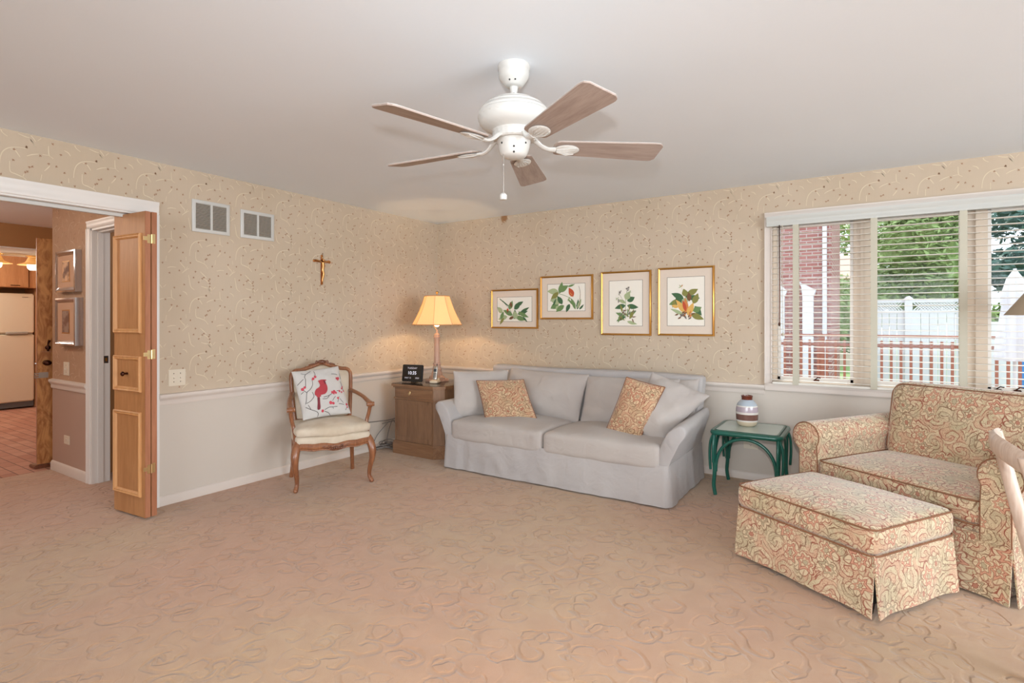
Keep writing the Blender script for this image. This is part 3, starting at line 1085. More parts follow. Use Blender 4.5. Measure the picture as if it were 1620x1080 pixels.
def fold(q, y, amp=.008):
    return amp * (math.sin(q * 9 + y * 3) + .6 * math.sin(q * 23 + 1.3) + .5 * math.sin(q * 41 + 2))


mb = MB()


def skirt_fn(a, b):
    # a around: left side back -> front -> right side back ; b bottom..top
    z = .012 + b * (.30 - .012)
    x0, x1, yf, yb = 1.03, 3.05, -1.085, -.17
    flare = (1 - b) * .022
    L1, L2 = yb - yf, x1 - x0
    T = L1 * 2 + L2
    d = a * T
    rc = .05
    if d < L1: x, y, nx, ny = x0, yb - d, -1, 0
    elif d < L1 + L2: x, y, nx, ny = x0 + d - L1, yf, 0, -1
    else: x, y, nx, ny = x1, yf + (d - L1 - L2), 1, 0
    f = fold(d, 0, .005) * (1 - b * .9) + .004 * b
    # the box pleat near the left front and the diagonal drag folds beside it
    if L1 < d < L1 + L2:
        u = d - L1
        f += -.024 * math.exp(-((u - .20) / .012) ** 2) * (1 - b * .5) - .012 * math.exp(-((u - .235) / .010) ** 2)
        for k in range(3):
            uc = .42 + .24 * k + (1 - b) * .26
            f += .009 * math.exp(-((u - uc) / .045) ** 2) * math.sin(PI * min(1, b * .8 + .15)) * (1 - .25 * k)
    for cd in (L1, L1 + L2):
        e = abs(d - cd)
        if e < rc:
            f -= (rc - e) * .12
    return Vector((x + nx * (flare + f), y + ny * (flare + f), z))


mb.grid(skirt_fn, 150, 10, .006)
mb.box(1.05, 3.03, -1.06, -.19, .03, .27, .02)
mb.obj('skirt', 'linen', sofa, world=True, smooth=60)


def arm_sec(y):
    k = max(0, min(1, (y + 1.08) / .95))
    top = .585 + .02 * k
    fl = 1 - .45 * k
    inn = [(2.965, .05), (2.985, .40), (3.0, .46), (3.035 , .53), (3.085, top - .012), (3.12, top)]
    out = [(3.15, top - .004), (3.172, top - .028), (3.168, top - .06), (3.125, .46), (3.085, .36), (3.052, .30), (3.042, .05)]
    pts = inn + out
    b = 3.05
    return [(b + (x - b) * (fl if x > b else 1), z) for x, z in pts]


for side in (1, -1):
    mb = MB()
    secs = []
    ys = [-1.080, -1.076, -1.066, -1.04, -.9, -.7, -.5, -.35, -.22, -.19, -.18]
    for i, y in enumerate(ys):
        s = arm_sec(y)
        cx = sum(p[0] for p in s) / len(s)
        cz = sum(p[1] for p in s) / len(s)
        kk = [.90, .955, .985, 1, 1, 1, 1, 1, 1, .97, .90][i]
        sec = []
        for x, z in s:
            X = cx + (x - cx) * kk
            Z = cz + (z - cz) * (kk if z > .32 else 1)
            X += .004 * math.sin(y * 14 + z * 20)
            sec.append(Vector((X if side > 0 else 4.08 - X, y, Z)))
        secs.append(sec)
    mb.loft(secs)
    mb.obj('arm', 'linen', sofa, world=True, smooth=60)
mb = MB()
mb.rbox((2.045, -.25, .55), (.995, .075, .325), .035, 12, 0, lambda q: Vector((q.x * (1 + .055 * (q.z + .325) / .65), q.y + (q.z + .3) * .03 + .004 * math.sin(q.x * 8), q.z + .006 * math.sin(q.x * 4) - .008)))
mb.obj('backrest', 'linen', sofa, world=True, smooth=60)


def seatfn(x0):
    def f(q):
        w = .004 * math.sin(q.x * 11 + x0) * (1 if q.z > 0 else .4) + .003 * math.sin(q.x * 23 + q.y * 9)
        return Vector((q.x, q.y + (-.010 * (1 - (q.x / .48) ** 2) if q.y < 0 else 0), q.z + w))
    return f


for cx, hx in ((1.555, .467), (2.505, .478)):
    mb = MB()
    mb.rbox((cx + .01, -.72, .345), (hx, .375, .088), .04, 14, .035, seatfn(cx))
    s = mb.obj('seat_cushion', 'linenwarm', sofa, world=True, smooth=60)
mb = MB()
pillow_mesh(mb, (1.27, -.36, .85), (2.12, -.38, .83), (1.24, -.50, .42), (2.08, -.52, .41), .22, 22, .03, .006, 3)
mb.obj('back_cushion', 'linenwarm', sofa, world=True, smooth=60)
mb = MB()
pillow_mesh(mb, (2.10, -.38, .82), (2.93, -.37, .84), (2.09, -.52, .41), (2.95, -.50, .42), .20, 22, .03, .007, 8)
mb.obj('back_cushion', 'linenwarm', sofa, world=True, smooth=60)

pillow('grey_pillow', 'square light grey pillow standing at the left end of the sofa, behind a floral pillow', 'pillow',
       ((1.0, -.93, .85), (1.29, -.44, .84), (1.03, -.97, .42), (1.31, -.52, .42)), .17, 'linenwarm', wr=.005, seed=4, pinch=.04)
pillow('grey_pillow', 'large rumpled light grey pillow leaning over the right arm of the sofa', 'pillow',
       ((2.76, -.56, .905), (3.20, -.52, .74), (2.66, -.80, .50), (2.90, -.86, .385)), .20, 'linenwarm', wr=.014, seed=6, pinch=.02)
pillow('grey_pillow', 'light grey pillow mostly hidden behind the large rumpled pillow at the right end', 'pillow',
       ((2.78, -.34, .83), (3.08, -.36, .85), (2.80, -.44, .44), (3.06, -.46, .44)), .12, 'linenwarm', wr=.003, seed=9)
pillow('floral_pillow', 'red and tan floral throw pillow on the left seat of the sofa', 'pillow',
       ((1.20, -.84, .765), (1.56, -.60, .775), (1.35, -.90, .41), (1.77, -.72, .455)), .13, 'paisley', 'welt', pinch=.03, wr=.003, seed=2)
pillow('floral_pillow', 'red and tan floral throw pillow tilted on the right seat of the sofa', 'pillow',
       ((2.62, -.76, .872), (2.92, -.74, .81), (2.475, -.83, .45), (2.76, -.88, .395)), .13, 'paisley', 'welt', pinch=.03, wr=.003, seed=5)

# ------------------------------------------------------------------ carved armchair
ch = thing('carved_armchair', 'carved fruitwood armchair with cream upholstery against the left wall', 'armchair', (.47, -1.91, 0), R(63))


def leg_front(s):
    pts = [(s * .268, -.198, .37), (s * .285, -.220, .33), (s * .298, -.240, .27), (s * .296, -.240, .20), (s * .283, -.222, .12), (s * .279, -.217, .06), (s * .289, -.232, .025), (s * .294, -.240, .008)]
    return catmull(pts, 4)


for s in (-1, 1):
    mb = MB()
    p = leg_front(s)
    mb.tube(p, radii([.030, .033, .031, .024, .018, .015, .018, .018], len(p)), 12)
    mb.sphere((s * .294, -.243, .016), .016, (1, 1, 1))
    for d in (-.012, .012):      # carved ridges down the front of the leg
        q = [Vector(v) + Vector((d * (1 - i / len(p)) + s * .004, -.023 * (1 - .45 * i / len(p)), 0)) for i, v in enumerate(p[:-6])]
        mb.tube(q, .0045, 6)
    mb.obj('leg', 'walnut', ch, smooth=60)
    mb = MB()
    pts = catmull([(s * .235, .190, .40), (s * .238, .200, .30), (s * .242, .205, .18), (s * .250, .225, .07), (s * .255, .240, .004)], 4)
    mb.tube(pts, radii([.022, .021, .018, .016, .018], len(pts)), 10)
    mb.obj('leg', 'walnut', ch, smooth=60)


def rail_pts(y0=-.232):
    out = []
    for i in range(25):
        t = i / 24 * 2 - 1
        z = .335 - .030 * math.cos(t * PI) * (1 - .3 * t * t) * -1 * .0
        z = .345 - .022 * math.exp(-(t / .30) ** 2) - .020 * math.exp(-((abs(t) - .62) / .22) ** 2) * .6 + .004
        out.append(Vector((t * .262, y0 - .035 * (1 - t * t), z)))
    return out


mb = MB()
rp = rail_pts()
mb.tube(rp, .021, 10, sx=.55, sy=1.25)
mb.tube([p + Vector((0, -.010, -.022)) for p in rp], .0065, 8)
mb.tube([p + Vector((0, -.012, .012)) for p in rp], .0045, 8)
mb.tube([(-.27, -.20, .352), (-.268, 0, .345), (-.238, .20, .352)], .020, 8, sx=.6, sy=1.2)
mb.tube([(.27, -.20, .352), (.268, 0, .345), (.238, .20, .352)], .020, 8, sx=.6, sy=1.2)
mb.tube([(-.238, .20, .35), (.238, .20, .35)], .020, 8, sx=.6, sy=1.2)
sr = mb.obj('seat_rail', 'walnut', ch, smooth=60)
mb = MB()
c0 = Vector((0, -.283, .318))
for k in range(-3, 4):
    mb.sphere(c0 + Vector((k * .013, -.004 + abs(k) * .001, .004 - abs(k) * .002)), .009, (.8, .8, 1.7 - abs(k) * .15), 8, 6)
for s in (-1, 1):
    mb.tube(catmull([c0 + Vector((s * .045, 0, .0)), c0 + Vector((s * .058, 0, .014)), c0 + Vector((s * .046, 0, .026)), c0 + Vector((s * .038, 0, .014))], 4), .006, 7)
    mb.tube(catmull([c0 + Vector((s * .05, 0, .004)), c0 + Vector((s * .075, .003, .012)), c0 + Vector((s * .10, .006, .022))], 4), .005, 7)
mb.obj('carving', 'carve', sr, smooth=60)


def ser(hx, hy, bow):
    def f(q):
        k = 1 - (q.x / hx) ** 2
        y = q.y
        if y < 0: y -= bow * k * (-y / hy)
        xs = 1 - .10 * max(0, y / hy)
        zz = q.z - (.018 * math.exp(-((q.x / hx) / .30) ** 2) * (1 if q.z < 0 and y < -hy * .6 else 0))
        return Vector((q.x * xs, y, zz))
    return f


mb = MB()
mb.rbox((0, -.005, .385), (.288, .228, .035), .030, 12, 0, ser(.288, .228, .035))
mb.obj('seat', 'velvet', ch, smooth=60)
mb = MB()
mb.rbox((0, -.012, .450), (.292, .225, .034), .032, 12, .035, ser(.292, .225, .04))
mb.obj('seat_cushion', 'velvet', ch, smooth=60)


def bk(x, z):   # back plane leaning backwards
    t = (z - .42) / .55
    return Vector((x, .205 + .085 * t - .02 * (x / .25) ** 2 * -1, z))


bpts = []
for i in range(9): bpts.append(bk(.222 + .030 * math.sin(i / 8 * 1.2), .42 + i / 8 * .40))
for i in range(1, 7):
    a = i / 7 * PI / 2
    bpts.append(bk(.192 + .058 * math.cos(a), .835 + .058 * math.sin(a) * 1.0))
top = []
for i in range(19):
    t = 1 - i / 18 * 2
    x = t * .185
    z = .895 + .050 * (.5 + .5 * math.cos(t * PI)) ** 1.2 + .010 * math.cos(t * PI * 3) * .3
    top.append(bk(x, z))
left = [Vector((-p.x, p.y, p.z)) for p in reversed(bpts)]
path = bpts + top + left
mb = MB()
mb.tube(path, .019, 10, sx=1.05, sy=.9)
mb.tube([p + Vector((0, -.016, 0)) for p in path], .006, 8)
mb.tube([bk(-.225, .475), bk(0, .468), bk(.225, .475)], .016, 8)
for s in (-1, 1):
    mb.tube([bk(s * .222, .44), Vector((s * .235, .19, .36))], .02, 8)
bf = mb.obj('back_frame', 'walnut', ch, smooth=60)
mb = MB()
cc = bk(0, .955) + Vector((0, -.012, 0))
mb.sphere(cc, .030, (1.25, .45, .75), 16, 10)
for k in range(-2, 3): mb.sphere(cc + Vector((k * .013, -.012, .004)), .008, (.7, .8, 2.0), 8, 6)
for s in (-1, 1):
    mb.tube(catmull([cc + Vector((s * .030, -.004, -.018)), cc + Vector((s * .052, -.004, -.004)), cc + Vector((s * .045, -.004, .014)), cc + Vector((s * .034, -.004, .004))], 4), .006, 7)
    mb.tube(catmull([cc + Vector((s * .03, -.004, -.020)), cc + Vector((s * .07, -.002, -.010)), cc + Vector((s * .11, 0, -.022))], 4), .005, 7)
mb.obj('carving', 'carve', bf, smooth=60)
mb = MB()


def panelfn(u, v, side):
    z = lerp(.475, .875, v)
    zt = .875 + .045 * (.5 + .5 * math.cos((u * 2 - 1) * PI)) ** 1.2
    z = lerp(.475, zt, v)
    k = (4 * u * (1 - u)) ** .35 * (4 * v * (1 - v)) ** .35
    hw = .215 + .02 * math.sin(v * 1.4)
    p = bk((u * 2 - 1) * hw, z)
    return p + Vector((0, -.035 * k if side else .018 * k, 0))


mb.grid(lambda u, v: panelfn(u, v, 1), 18, 18)
mb.grid(lambda u, v: panelfn(u, v, 0), 18, 18)
bmesh.ops.remove_doubles(mb.bm, verts=mb.bm.verts[:], dist=.0005)
mb.obj('backrest', 'velvet', ch, smooth=60)
for s in (-1, 1):
    mb = MB()
    pts = catmull([bk(s * .245, .70) + Vector((0, -.005, 0)), Vector((s * .268, .15, .690)), Vector((s * .295, .04, .668)), Vector((s * .310, -.06, .640)), Vector((s * .312, -.125, .628))], 5)
    mb.tube(pts, radii([.020, .017, .016, .018, .022], len(pts)), 10, sx=1.2, sy=.85)
    mb.sphere((s * .312, -.135, .622), .027, (1.15, 1, .9), 14, 8)
    mb.tube([(s * .312 - .03, -.137, .622), (s * .312 + .03, -.137, .622)], .018, 10)
    pts = catmull([(s * .312, -.128, .61), (s * .305, -.112, .55), (s * .288, -.105, .48), (s * .278, -.13, .42), (s * .276, -.17, .365)], 5)
    mb.tube(pts, radii([.017, .015, .015, .019, .024], len(pts)), 10)
    mb.obj('armrest', 'walnut', ch, smooth=60)
mb = MB()
for s in (-1,): pass

# cardinal cushion
PC = [Vector((0, 0, 0))] * 4
# local chair frame -> world helper
CHM = Matrix.Translation(ch.location) @ Matrix.Rotation(R(63), 4, 'Z')
TL, TR, BL, BR = (Vector(v) for v in ((-.275, .10, .90), (.115, .165, .925), (-.205, -.035, .515), (.19, .03, .53)))
mb = MB()
cor = [CHM @ v for v in (TL, TR, BL, BR)]
cc = sum(cor, Vector()) / 4
edge, P = pillow_mesh(mb, *cor, .13, 20, .035, .003, 7)
card = mb.obj('bird_pillow', 'pillowwhite', loc=cc, smooth=60)
tag(card, 'white pillow printed with a red cardinal and berry twigs on the carved armchair', 'pillow')
MT['cardinal'] = mk('printed_red', srgb(172, 58, 66), .8, var=.12, vs=40)
MT['berry'] = mk('printed_berry', srgb(196, 70, 84), .8, var=.15, vs=90)
MT['twig'] = mk('printed_twig', srgb(74, 66, 66), .8)
MT['tailred'] = mk('printed_dark_red', srgb(122, 40, 52), .8)


def onp(u, v, l=.0018):
    """point on the pillow's front at fractions u (right), v (down)"""
    n = 20
    s, q = max(-.999, min(.999, u * 2 - 1)), max(-.999, min(.999, v * 2 - 1))
    i = (math.asin(s) / PI + .5) * n
    j = (math.asin(q) / PI + .5) * n
    a = P(i, j, -1)
    nr = (cor[1] - cor[0]).cross(cor[2] - cor[0]).normalized()
    return a - nr * l


def zp(x, y):  # zoomed pixel of the photograph's cushion -> (u,v) by inverse bilinear of its corners
    c = ((60, 292), (790, 190), (210, 965), (905, 845))
    u, v = .5, .5
    for _ in range(8):
        fx = (1 - v) * ((1 - u) * c[0][0] + u * c[1][0]) + v * ((1 - u) * c[2][0] + u * c[3][0]) - x
        fy = (1 - v) * ((1 - u) * c[0][1] + u * c[1][1]) + v * ((1 - u) * c[2][1] + u * c[3][1]) - y
        ax = (1 - v) * (c[1][0] - c[0][0]) + v * (c[3][0] - c[2][0])
        ay = (1 - v) * (c[1][1] - c[0][1]) + v * (c[3][1] - c[2][1])
        bx = (1 - u) * (c[2][0] - c[0][0]) + u * (c[3][0] - c[1][0])
        by = (1 - u) * (c[2][1] - c[0][1]) + u * (c[3][1] - c[1][1])
        D = ax * by - ay * bx
        u -= (fx * by - fy * bx) / D
        v -= (ax * fy - ay * fx) / D
    return u, v


pm = MB()


def pribbon(pts, w, mat):
    pts = catmull([(x, y, 0) for x, y in pts], 4) if len(pts) > 2 else [Vector((x, y, 0)) for x, y in pts]
    for a, b in zip(pts, pts[1:]):
        d = (b - a)
        if d.length < .01: continue
        d = d.normalized()
        n = Vector((-d.y, d.x, 0)) * w
        q = [a - n, b - n, b + n, a + n]
        pm.poly([onp(*zp(k.x, k.y)) for k in q], mat)


def pfan(poly, mat, l=.002):
    pts = catmull([(x, y, 0) for x, y in poly], 4, True)
    c = sum(pts, Vector()) / len(pts)
    rings = [[c + (p - c) * k for p in pts] for k in (1, .66, .33)]
    bm = pm.bm
    vs = [[bm.verts.new(onp(*zp(p.x, p.y), l)) for p in rg] for rg in rings]
    cv = bm.verts.new(onp(*zp(c.x, c.y), l))
    n = len(pts)
    for A, B in zip(vs, vs[1:]):
        for k in range(n): bm.faces.new((A[k], A[(k + 1) % n], B[(k + 1) % n], B[k])).material_index = mat
    for k in range(n): bm.faces.new((vs[-1][k], vs[-1][(k + 1) % n], cv)).material_index = mat


for t in ([(120, 495), (160, 455), (205, 410)], [(180, 325), (245, 335), (300, 300), (330, 285)], [(245, 335), (225, 380), (235, 410), (228, 520)],
          [(375, 280), (385, 320), (380, 355)], [(330, 410), (330, 490), (290, 560), (245, 600), (235, 700), (225, 760)], [(200, 570), (245, 602)],
          [(165, 620), (200, 590)], [(315, 595), (340, 655), (290, 720), (235, 750)], [(480, 665), (560, 640), (610, 610)], [(465, 690), (530, 680), (570, 640)],
          [(620, 705), (650, 660), (670, 645)], [(700, 560), (745, 550)], [(735, 670), (790, 720)], [(715, 740), (800, 742)], [(820, 815), (850, 765)],
          [(500, 835), (560, 800), (620, 790), (690, 780)], [(620, 790), (630, 815)], [(230, 800), (290, 830), (400, 870), (408, 925)], [(500, 855), (560, 870), (600, 905)],
          [(640, 318), (700, 315), (745, 325)], [(780, 420), (800, 480), (820, 560)], [(700, 720), (725, 640)], [(790, 300), (800, 380)], [(260, 770), (300, 830)]):
    pribbon(t, 3.4, 2)
for x, y, r in ((185, 555, 22), (215, 530, 18), (348, 400, 20), (380, 372, 20), (335, 415, 12), (722, 382, 20), (752, 375, 20), (738, 400, 14), (622, 590, 20), (655, 575, 22), (680, 590, 18), (645, 605, 14),
                (590, 735, 24), (630, 740, 20), (468, 852, 20), (705, 665, 16), (845, 735, 18), (852, 770, 12), (745, 560, 16), (790, 520, 14), (805, 495, 12), (780, 572, 14), (820, 550, 12)):
    pfan([(x + r * math.cos(k), y + r * math.sin(k)) for k in (0, 1.26, 2.51, 3.77, 5.03)], 1, .0026)
pfan([(415, 432), (445, 420), (480, 414), (510, 418), (520, 450), (545, 500), (545, 560), (515, 610), (470, 630), (420, 640), (385, 650), (355, 640), (352, 600), (375, 555), (425, 520), (440, 470), (435, 445)], 0, .0034)
pfan([(412, 440), (440, 420), (480, 412), (540, 416), (525, 432), (480, 430), (440, 440)], 0, .0038)
pfan([(388, 665), (420, 660), (425, 740), (430, 825), (390, 832), (388, 740)], 3, .0034)
pfan([(490, 425), (515, 428), (530, 470), (515, 480), (500, 455)], 3, .0042)
pfan([(385, 640), (430, 635), (440, 655), (400, 672), (375, 660)], 0, .0036)
pm.obj('print', ['cardinal', 'berry', 'twig', 'tailred'], card, world=True, smooth=60)

# ------------------------------------------------------------------ oak end cabinet
cab = thing('end_cabinet', 'oak end cabinet with clipped corner beside the sofa, in the room corner', 'cabinet', (.54, -.59, 0))


def oct_(x0, x1, y0, y1, c):
    return [(x0, y0), (x1 - c, y0), (x1, y0 + c), (x1, y1), (x0, y1)]


pz = lambda a, b, d: Vector((a, b, d))
CX0, CX1, CY0, CY1 = .25, .845, -.945, -.35
mb = MB()
mb.prism(oct_(CX0 + .008, CX1 - .008, CY0 + .010, CY1, .075), pz, .12, .67)
mb.obj('body', 'oak', cab, world=True, smooth=30)
mb = MB()
mb.prism(oct_(CX0 - .006, CX1 + .006, CY0 - .006, CY1, .08), pz, 0, .112)
mb.prism(oct_(CX0 - .001, CX1 + .001, CY0 - .001, CY1, .078), pz, .112, .128)
mb.obj('plinth', 'oakx', cab, world=True, smooth=30)
mb = MB()
mb.prism(oct_(CX0 - .001, CX1 + .001, CY0 - .001, CY1, .078), pz, .545, .557)
mb.prism(oct_(CX0 - .004, CX1 + .004, CY0 - .004, CY1, .08), pz, .655, .668)
mb.prism(oct_(CX0 - .016, CX1 + .016, CY0 - .016, CY1 + .005, .085), pz, .668, .690)
mb.obj('cabinet_top', 'oakx', cab, world=True, smooth=30)
mb = MB()
mb.box(CX0 + .02, CX1 - .095, CY0 + .001, CY0 + .02, .565, .648, .004)
dr = mb.obj('drawer', 'oakx', cab, world=True, smooth=30)
mb = MB()
kx = (CX0 + CX1 - .075) / 2 - .04
mb.lathe([(.010, 0), (.012, .003), (.006, .006), (.004, .012)], n=12)
for v in mb.bm.verts: v.co = Vector((v.co.x + kx, CY0 + .001 - v.co.z, v.co.y + .615))
mb.tube(catmull([(kx - .008, CY0 - .010, .615), (kx - .009, CY0 - .012, .600), (kx, CY0 - .014, .590), (kx + .009, CY0 - .012, .600), (kx + .008, CY0 - .010, .615)], 4), .0028, 7)
mb.obj('pull', 'brasspale', dr, world=True)
mb = MB()
x0, x1, z0, z1, y = CX0 + .018, CX1 - .093, .135, .535, CY0
mb.box(x0, x0 + .022, y + .002, y + .02, z0, z1, .003)
mb.box(x1 - .052, x1, y + .002, y + .02, z0, z1, .003)
mb.box(x0 + .022, x1 - .052, y + .0025, y + .02, z1 - .025, z1)
mb.box(x0 + .022, x1 - .052, y + .0025, y + .02, z0, z0 + .045)
mb.box(x0 + .021, x1 - .051, y + .006, y + .019, z0 + .044, z1 - .024, .0)
for k in range(1, 3):
    xx = lerp(x0 + .02, x1 - .05, k / 3)
    mb.box(xx - .0015, xx + .0015, y + .0045, y + .008, z0 + .05, z1 - .03)
mb.obj('door', 'oak', cab, world=True, smooth=30)
mb = MB()
mb.prism(oct_(CX0 - .010, CX1 + .010, CY0 - .010, CY1, .082), pz, .6905, .6955)
mb.obj('glass_top', 'picglass', cab, world=True, smooth=0)

# ------------------------------------------------------------------ table lamp
LX, LY, LZ = .50, -.58, .6957
lamp = thing('table_lamp', 'lit table lamp with pale pink fluted wooden column and pleated cream shade', 'lamp', (LX, LY, LZ))
mb = MB()
mb.prism([(-.085, -.085), (.085, -.085), (.085, .085), (-.085, .085)], lambda a, b, d: Vector((LX + a * (1 - d * 1.2), LY + b * (1 - d * 1.2), LZ + d)), 0, .022)
mb.lathe([(.078, .022), (.080, .04), (.070, .052), (.058, .06), (.054, .085), (.046, .11), (.050, .12), (.042, .135), (.036, .165), (.042, .175), (.040, .185), (.032, .19)], (LX, LY, LZ), 28)
mb.obj('base', 'lampwood', lamp, world=True, smooth=40)
mb = MB()
mb.lathe([(.031, .19), (.028, .30), (.0265, .43), (.031, .44), (.034, .452), (.028, .46), (.030, .475), (.022, .485), (.012, .49), (.010, .53)], (LX, LY, LZ), 36, flute=12, fd=.04)
mb.obj('column', 'lampwood', lamp, world=True, smooth=30)
mb = MB()
mb.sphere((LX, LY, LZ + .60), .034, (1, 1, 1.3), 16, 10)
mb.obj('bulb', 'bulb', lamp, world=True)
mb = MB()
mb.tube(catmull([(LX, LY, LZ + .52), (LX + .06, LY, LZ + .60), (LX + .05, LY, LZ + .72), (LX, LY, LZ + .865)], 5), .002, 6)
mb.tube(catmull([(LX, LY, LZ + .52), (LX - .06, LY, LZ + .60), (LX - .05, LY, LZ + .72), (LX, LY, LZ + .865)], 5), .002, 6)
mb.obj('harp', 'brass', lamp, world=True)
SB, ST, NP = (.575, .258), (.875, .128), 8
mb = MB()


def pan(k, f, z, r, t=0.0):
    # r at panel corners; panels bow slightly inward between ribs
    a0 = 2 * PI * (k + .5) / NP + R(10)
    a1 = 2 * PI * (k + 1.5) / NP + R(10)
    p = Vector((math.cos(a0), math.sin(a0), 0)) * (1 - f) + Vector((math.cos(a1), math.sin(a1), 0)) * f
    return Vector((LX, LY, LZ)) + p * (r - t) + Vector((0, 0, z))


secs = []
for i in range(13):
    v = i / 12
    z = lerp(SB[0], ST[0], v)
    r = lerp(SB[1], ST[1], v) - .012 * math.sin(PI * v)
    secs.append([pan(k, f / 4, z, r) for k in range(NP) for f in range(4)])
for i in range(13):
    v = 1 - i / 12
    z = lerp(SB[0], ST[0], v)
    r = lerp(SB[1], ST[1], v) - .012 * math.sin(PI * v) - .003
    secs.append([pan(k, f / 4, z, r) for k in range(NP) for f in range(4)])
secs.append(secs[0])
mb.loft(secs, cap=False)
bmesh.ops.remove_doubles(mb.bm, verts=mb.bm.verts[:], dist=.0001)
sh = mb.obj('lamp_shade', 'shade', lamp, world=True, smooth=30)
mb = MB()
for z, r in ((SB[0] + .004, SB[1] + .0), (ST[0] - .003, ST[1] + .0)):
    mb.tube([pan(k, f / 4, z, r) for k in range(NP) for f in range(4)], .0045, 6, closed=True)
for k in range(NP):
    mb.tube([pan(k, 0, lerp(SB[0], ST[0], i / 8), lerp(SB[1], ST[1], i / 8) - .012 * math.sin(PI * i / 8) + .001) for i in range(9)], .0018, 5)
for k in range(0, NP, 4):
    mb.tube([pan(k, 0, ST[0] - .01, ST[1] - .004), (LX, LY, LZ + .865)], .002, 5)
    mb.tube([pan(k + 2, 0, ST[0] - .01, ST[1] - .004), (LX, LY, LZ + .865)], .002, 5)
mb.obj('trim', mk('shade_trim', srgb(206, 158, 104), .7), sh, world=True)
mb = MB()
mb.sphere((LX, LY, LZ + .91), .014, (1, 1, 1))
mb.lathe([(.010, .865), (.012, .875), (.006, .88), (.005, .90)], (LX, LY, LZ), 14)
mb.obj('finial', 'brass', lamp, world=True)
light('table_lamp_bulb', 'POINT', (LX, LY, LZ + .675), 9, (1.0, .66, .34), shadow_soft_size=.02)

# ------------------------------------------------------------------ digital clock, phone, cables
ck = thing('digital_clock', 'black digital day clock leaning on its stand on the oak cabinet', 'clock', (.37, -.80, .6957), R(12))
mb = MB()
rx = Matrix.Rotation(R(-8), 3, 'X')
mb.box(-.118, .118, -.011, .011, .006, .176, .006, rot=rx)
mb.obj('body', 'black', ck)
mb = MB()
mb.box(-.104, .104, -.0125, -.0105, .018, .164, 0, rot=None)
for v in mb.bm.verts: v.co = rx @ (v.co - Vector((0, 0, .091))) + Vector((0, 0, .091))
mb.obj('screen', mk('clock_screen', (.02, .014, .011), .15), ck)
mb = MB()
mb.box(-.03, .03, .01, .06, 0, .008, .002)
mb.tube([(0, .05, .006), (0, .02, .09)], .006, 6)
mb.obj('stand', 'black', ck)
MT['digit'] = emis('clock_digits', (.86, .84, .95), .55)
MT['digitdim'] = emis('clock_digits_dim', (.60, .55, .60), .32)
for s, z, size, m, x in (('TUESDAY', .140, .026, 'digitdim', 0), ('10:35', .092, .046, 'digit', 0), ('MAY 12', .042, .022, 'digitdim', -.045), ('2020', .042, .022, 'digitdim', .062)):
    me = text_mesh(s, size)
    for v in me.vertices:
        p = Vector((v.co.x + x, -.0135 - v.co.z, v.co.y + z - .091))
        v.co = rx @ p + Vector((0, 0, .091))
    me.materials.append(MT[m])
    o = bpy.data.objects.new('digits', me)
    COL.objects.link(o)
    o.parent = ck

ph = thing('cordless_phone', 'silver cordless phone standing in its charger beside the lamp', 'telephone', (.60, -.72, .6957), R(20))
mb = MB()
mb.rbox((0, -.01, .014), (.042, .05, .014), .012, 6, .006)
mb.rbox((0, .025, .03), (.034, .02, .018), .01, 5)
mb.obj('charger', mk('cream_phone_base', srgb(222, 206, 180), .4), ph, smooth=60)
mb = MB()
rx = Matrix.Rotation(R(-12), 3, 'X')
mb.rbox((0, .0, .098), (.022, .011, .072), .010, 8, rot=rx)
hs = mb.obj('handset', 'nickel', ph, smooth=60)
mb = MB()
mb.box(-.015, .015, -.0125, -.0115, .11, .138)
for r_ in range(4):
    for c_ in range(3):
        mb.box(-.014 + c_ * .011, -.007 + c_ * .011, -.0135, -.0115, .05 + r_ * .013, .058 + r_ * .013)
for v in mb.bm.verts: v.co = rx @ (v.co - Vector((0, 0, .098))) + Vector((0, 0, .098))
mb.obj('keypad', mk('phone_keypad', srgb(60, 66, 72), .3), hs)
mb = MB()
mb.tube([(.012, .012, .165), (.012, .014, .19)], .004, 6)
mb.obj('antenna', 'black', hs)

mb = MB()
rnd = random.Random(3)
mb.tube(catmull([(.235, -.66, .40), (.20, -.70, .36), (.10, -.80, .30), (.03, -.95, .29), (.02, -1.1, .30)], 6), .004, 6)
mb.tube(catmull([(.235, -.64, .34), (.18, -.70, .30), (.10, -.80, .28), (.04, -.90, .26)], 6), .004, 6)
mb.tube(catmull([(.10, -.82, .29), (.08, -.86, .15), (.10, -.88, .03), (.19, -.86, .012), (.21, -.74, .012)], 6), .004, 6)
mb.tube(catmull([(.09, -.80, .29), (.15, -.75, .20), (.20, -.70, .14), (.225, -.64, .12)], 6), .0035, 6)
mb.tube(catmull([(.08, -.84, .28), (.04, -.96, .16), (.04, -1.02, .06), (.08, -1.0, .012)], 6), .004, 6)
for k in range(7):
    cx_, cy_, r0 = .11 + rnd.uniform(-.02, .02), -.90 + rnd.uniform(-.05, .06), rnd.uniform(.05, .085)
    tz, ph_ = rnd.uniform(.2, .9), rnd.uniform(0, 6)
    mb.tube([(cx_ + r0 * math.cos(a), cy_ + r0 * 1.1 * math.sin(a), .012 + tz * r0 * (1 + math.sin(a + ph_)) * .55 + k * .004) for a in [i / 18 * 2 * PI for i in range(18)]], .0035, 6, closed=True)
cb = mb.obj('cable_coil', 'cable', loc=(.12, -.88, 0))
tag(cb, 'tangle of grey cables on the carpet between the cabinet and left wall', 'cable')

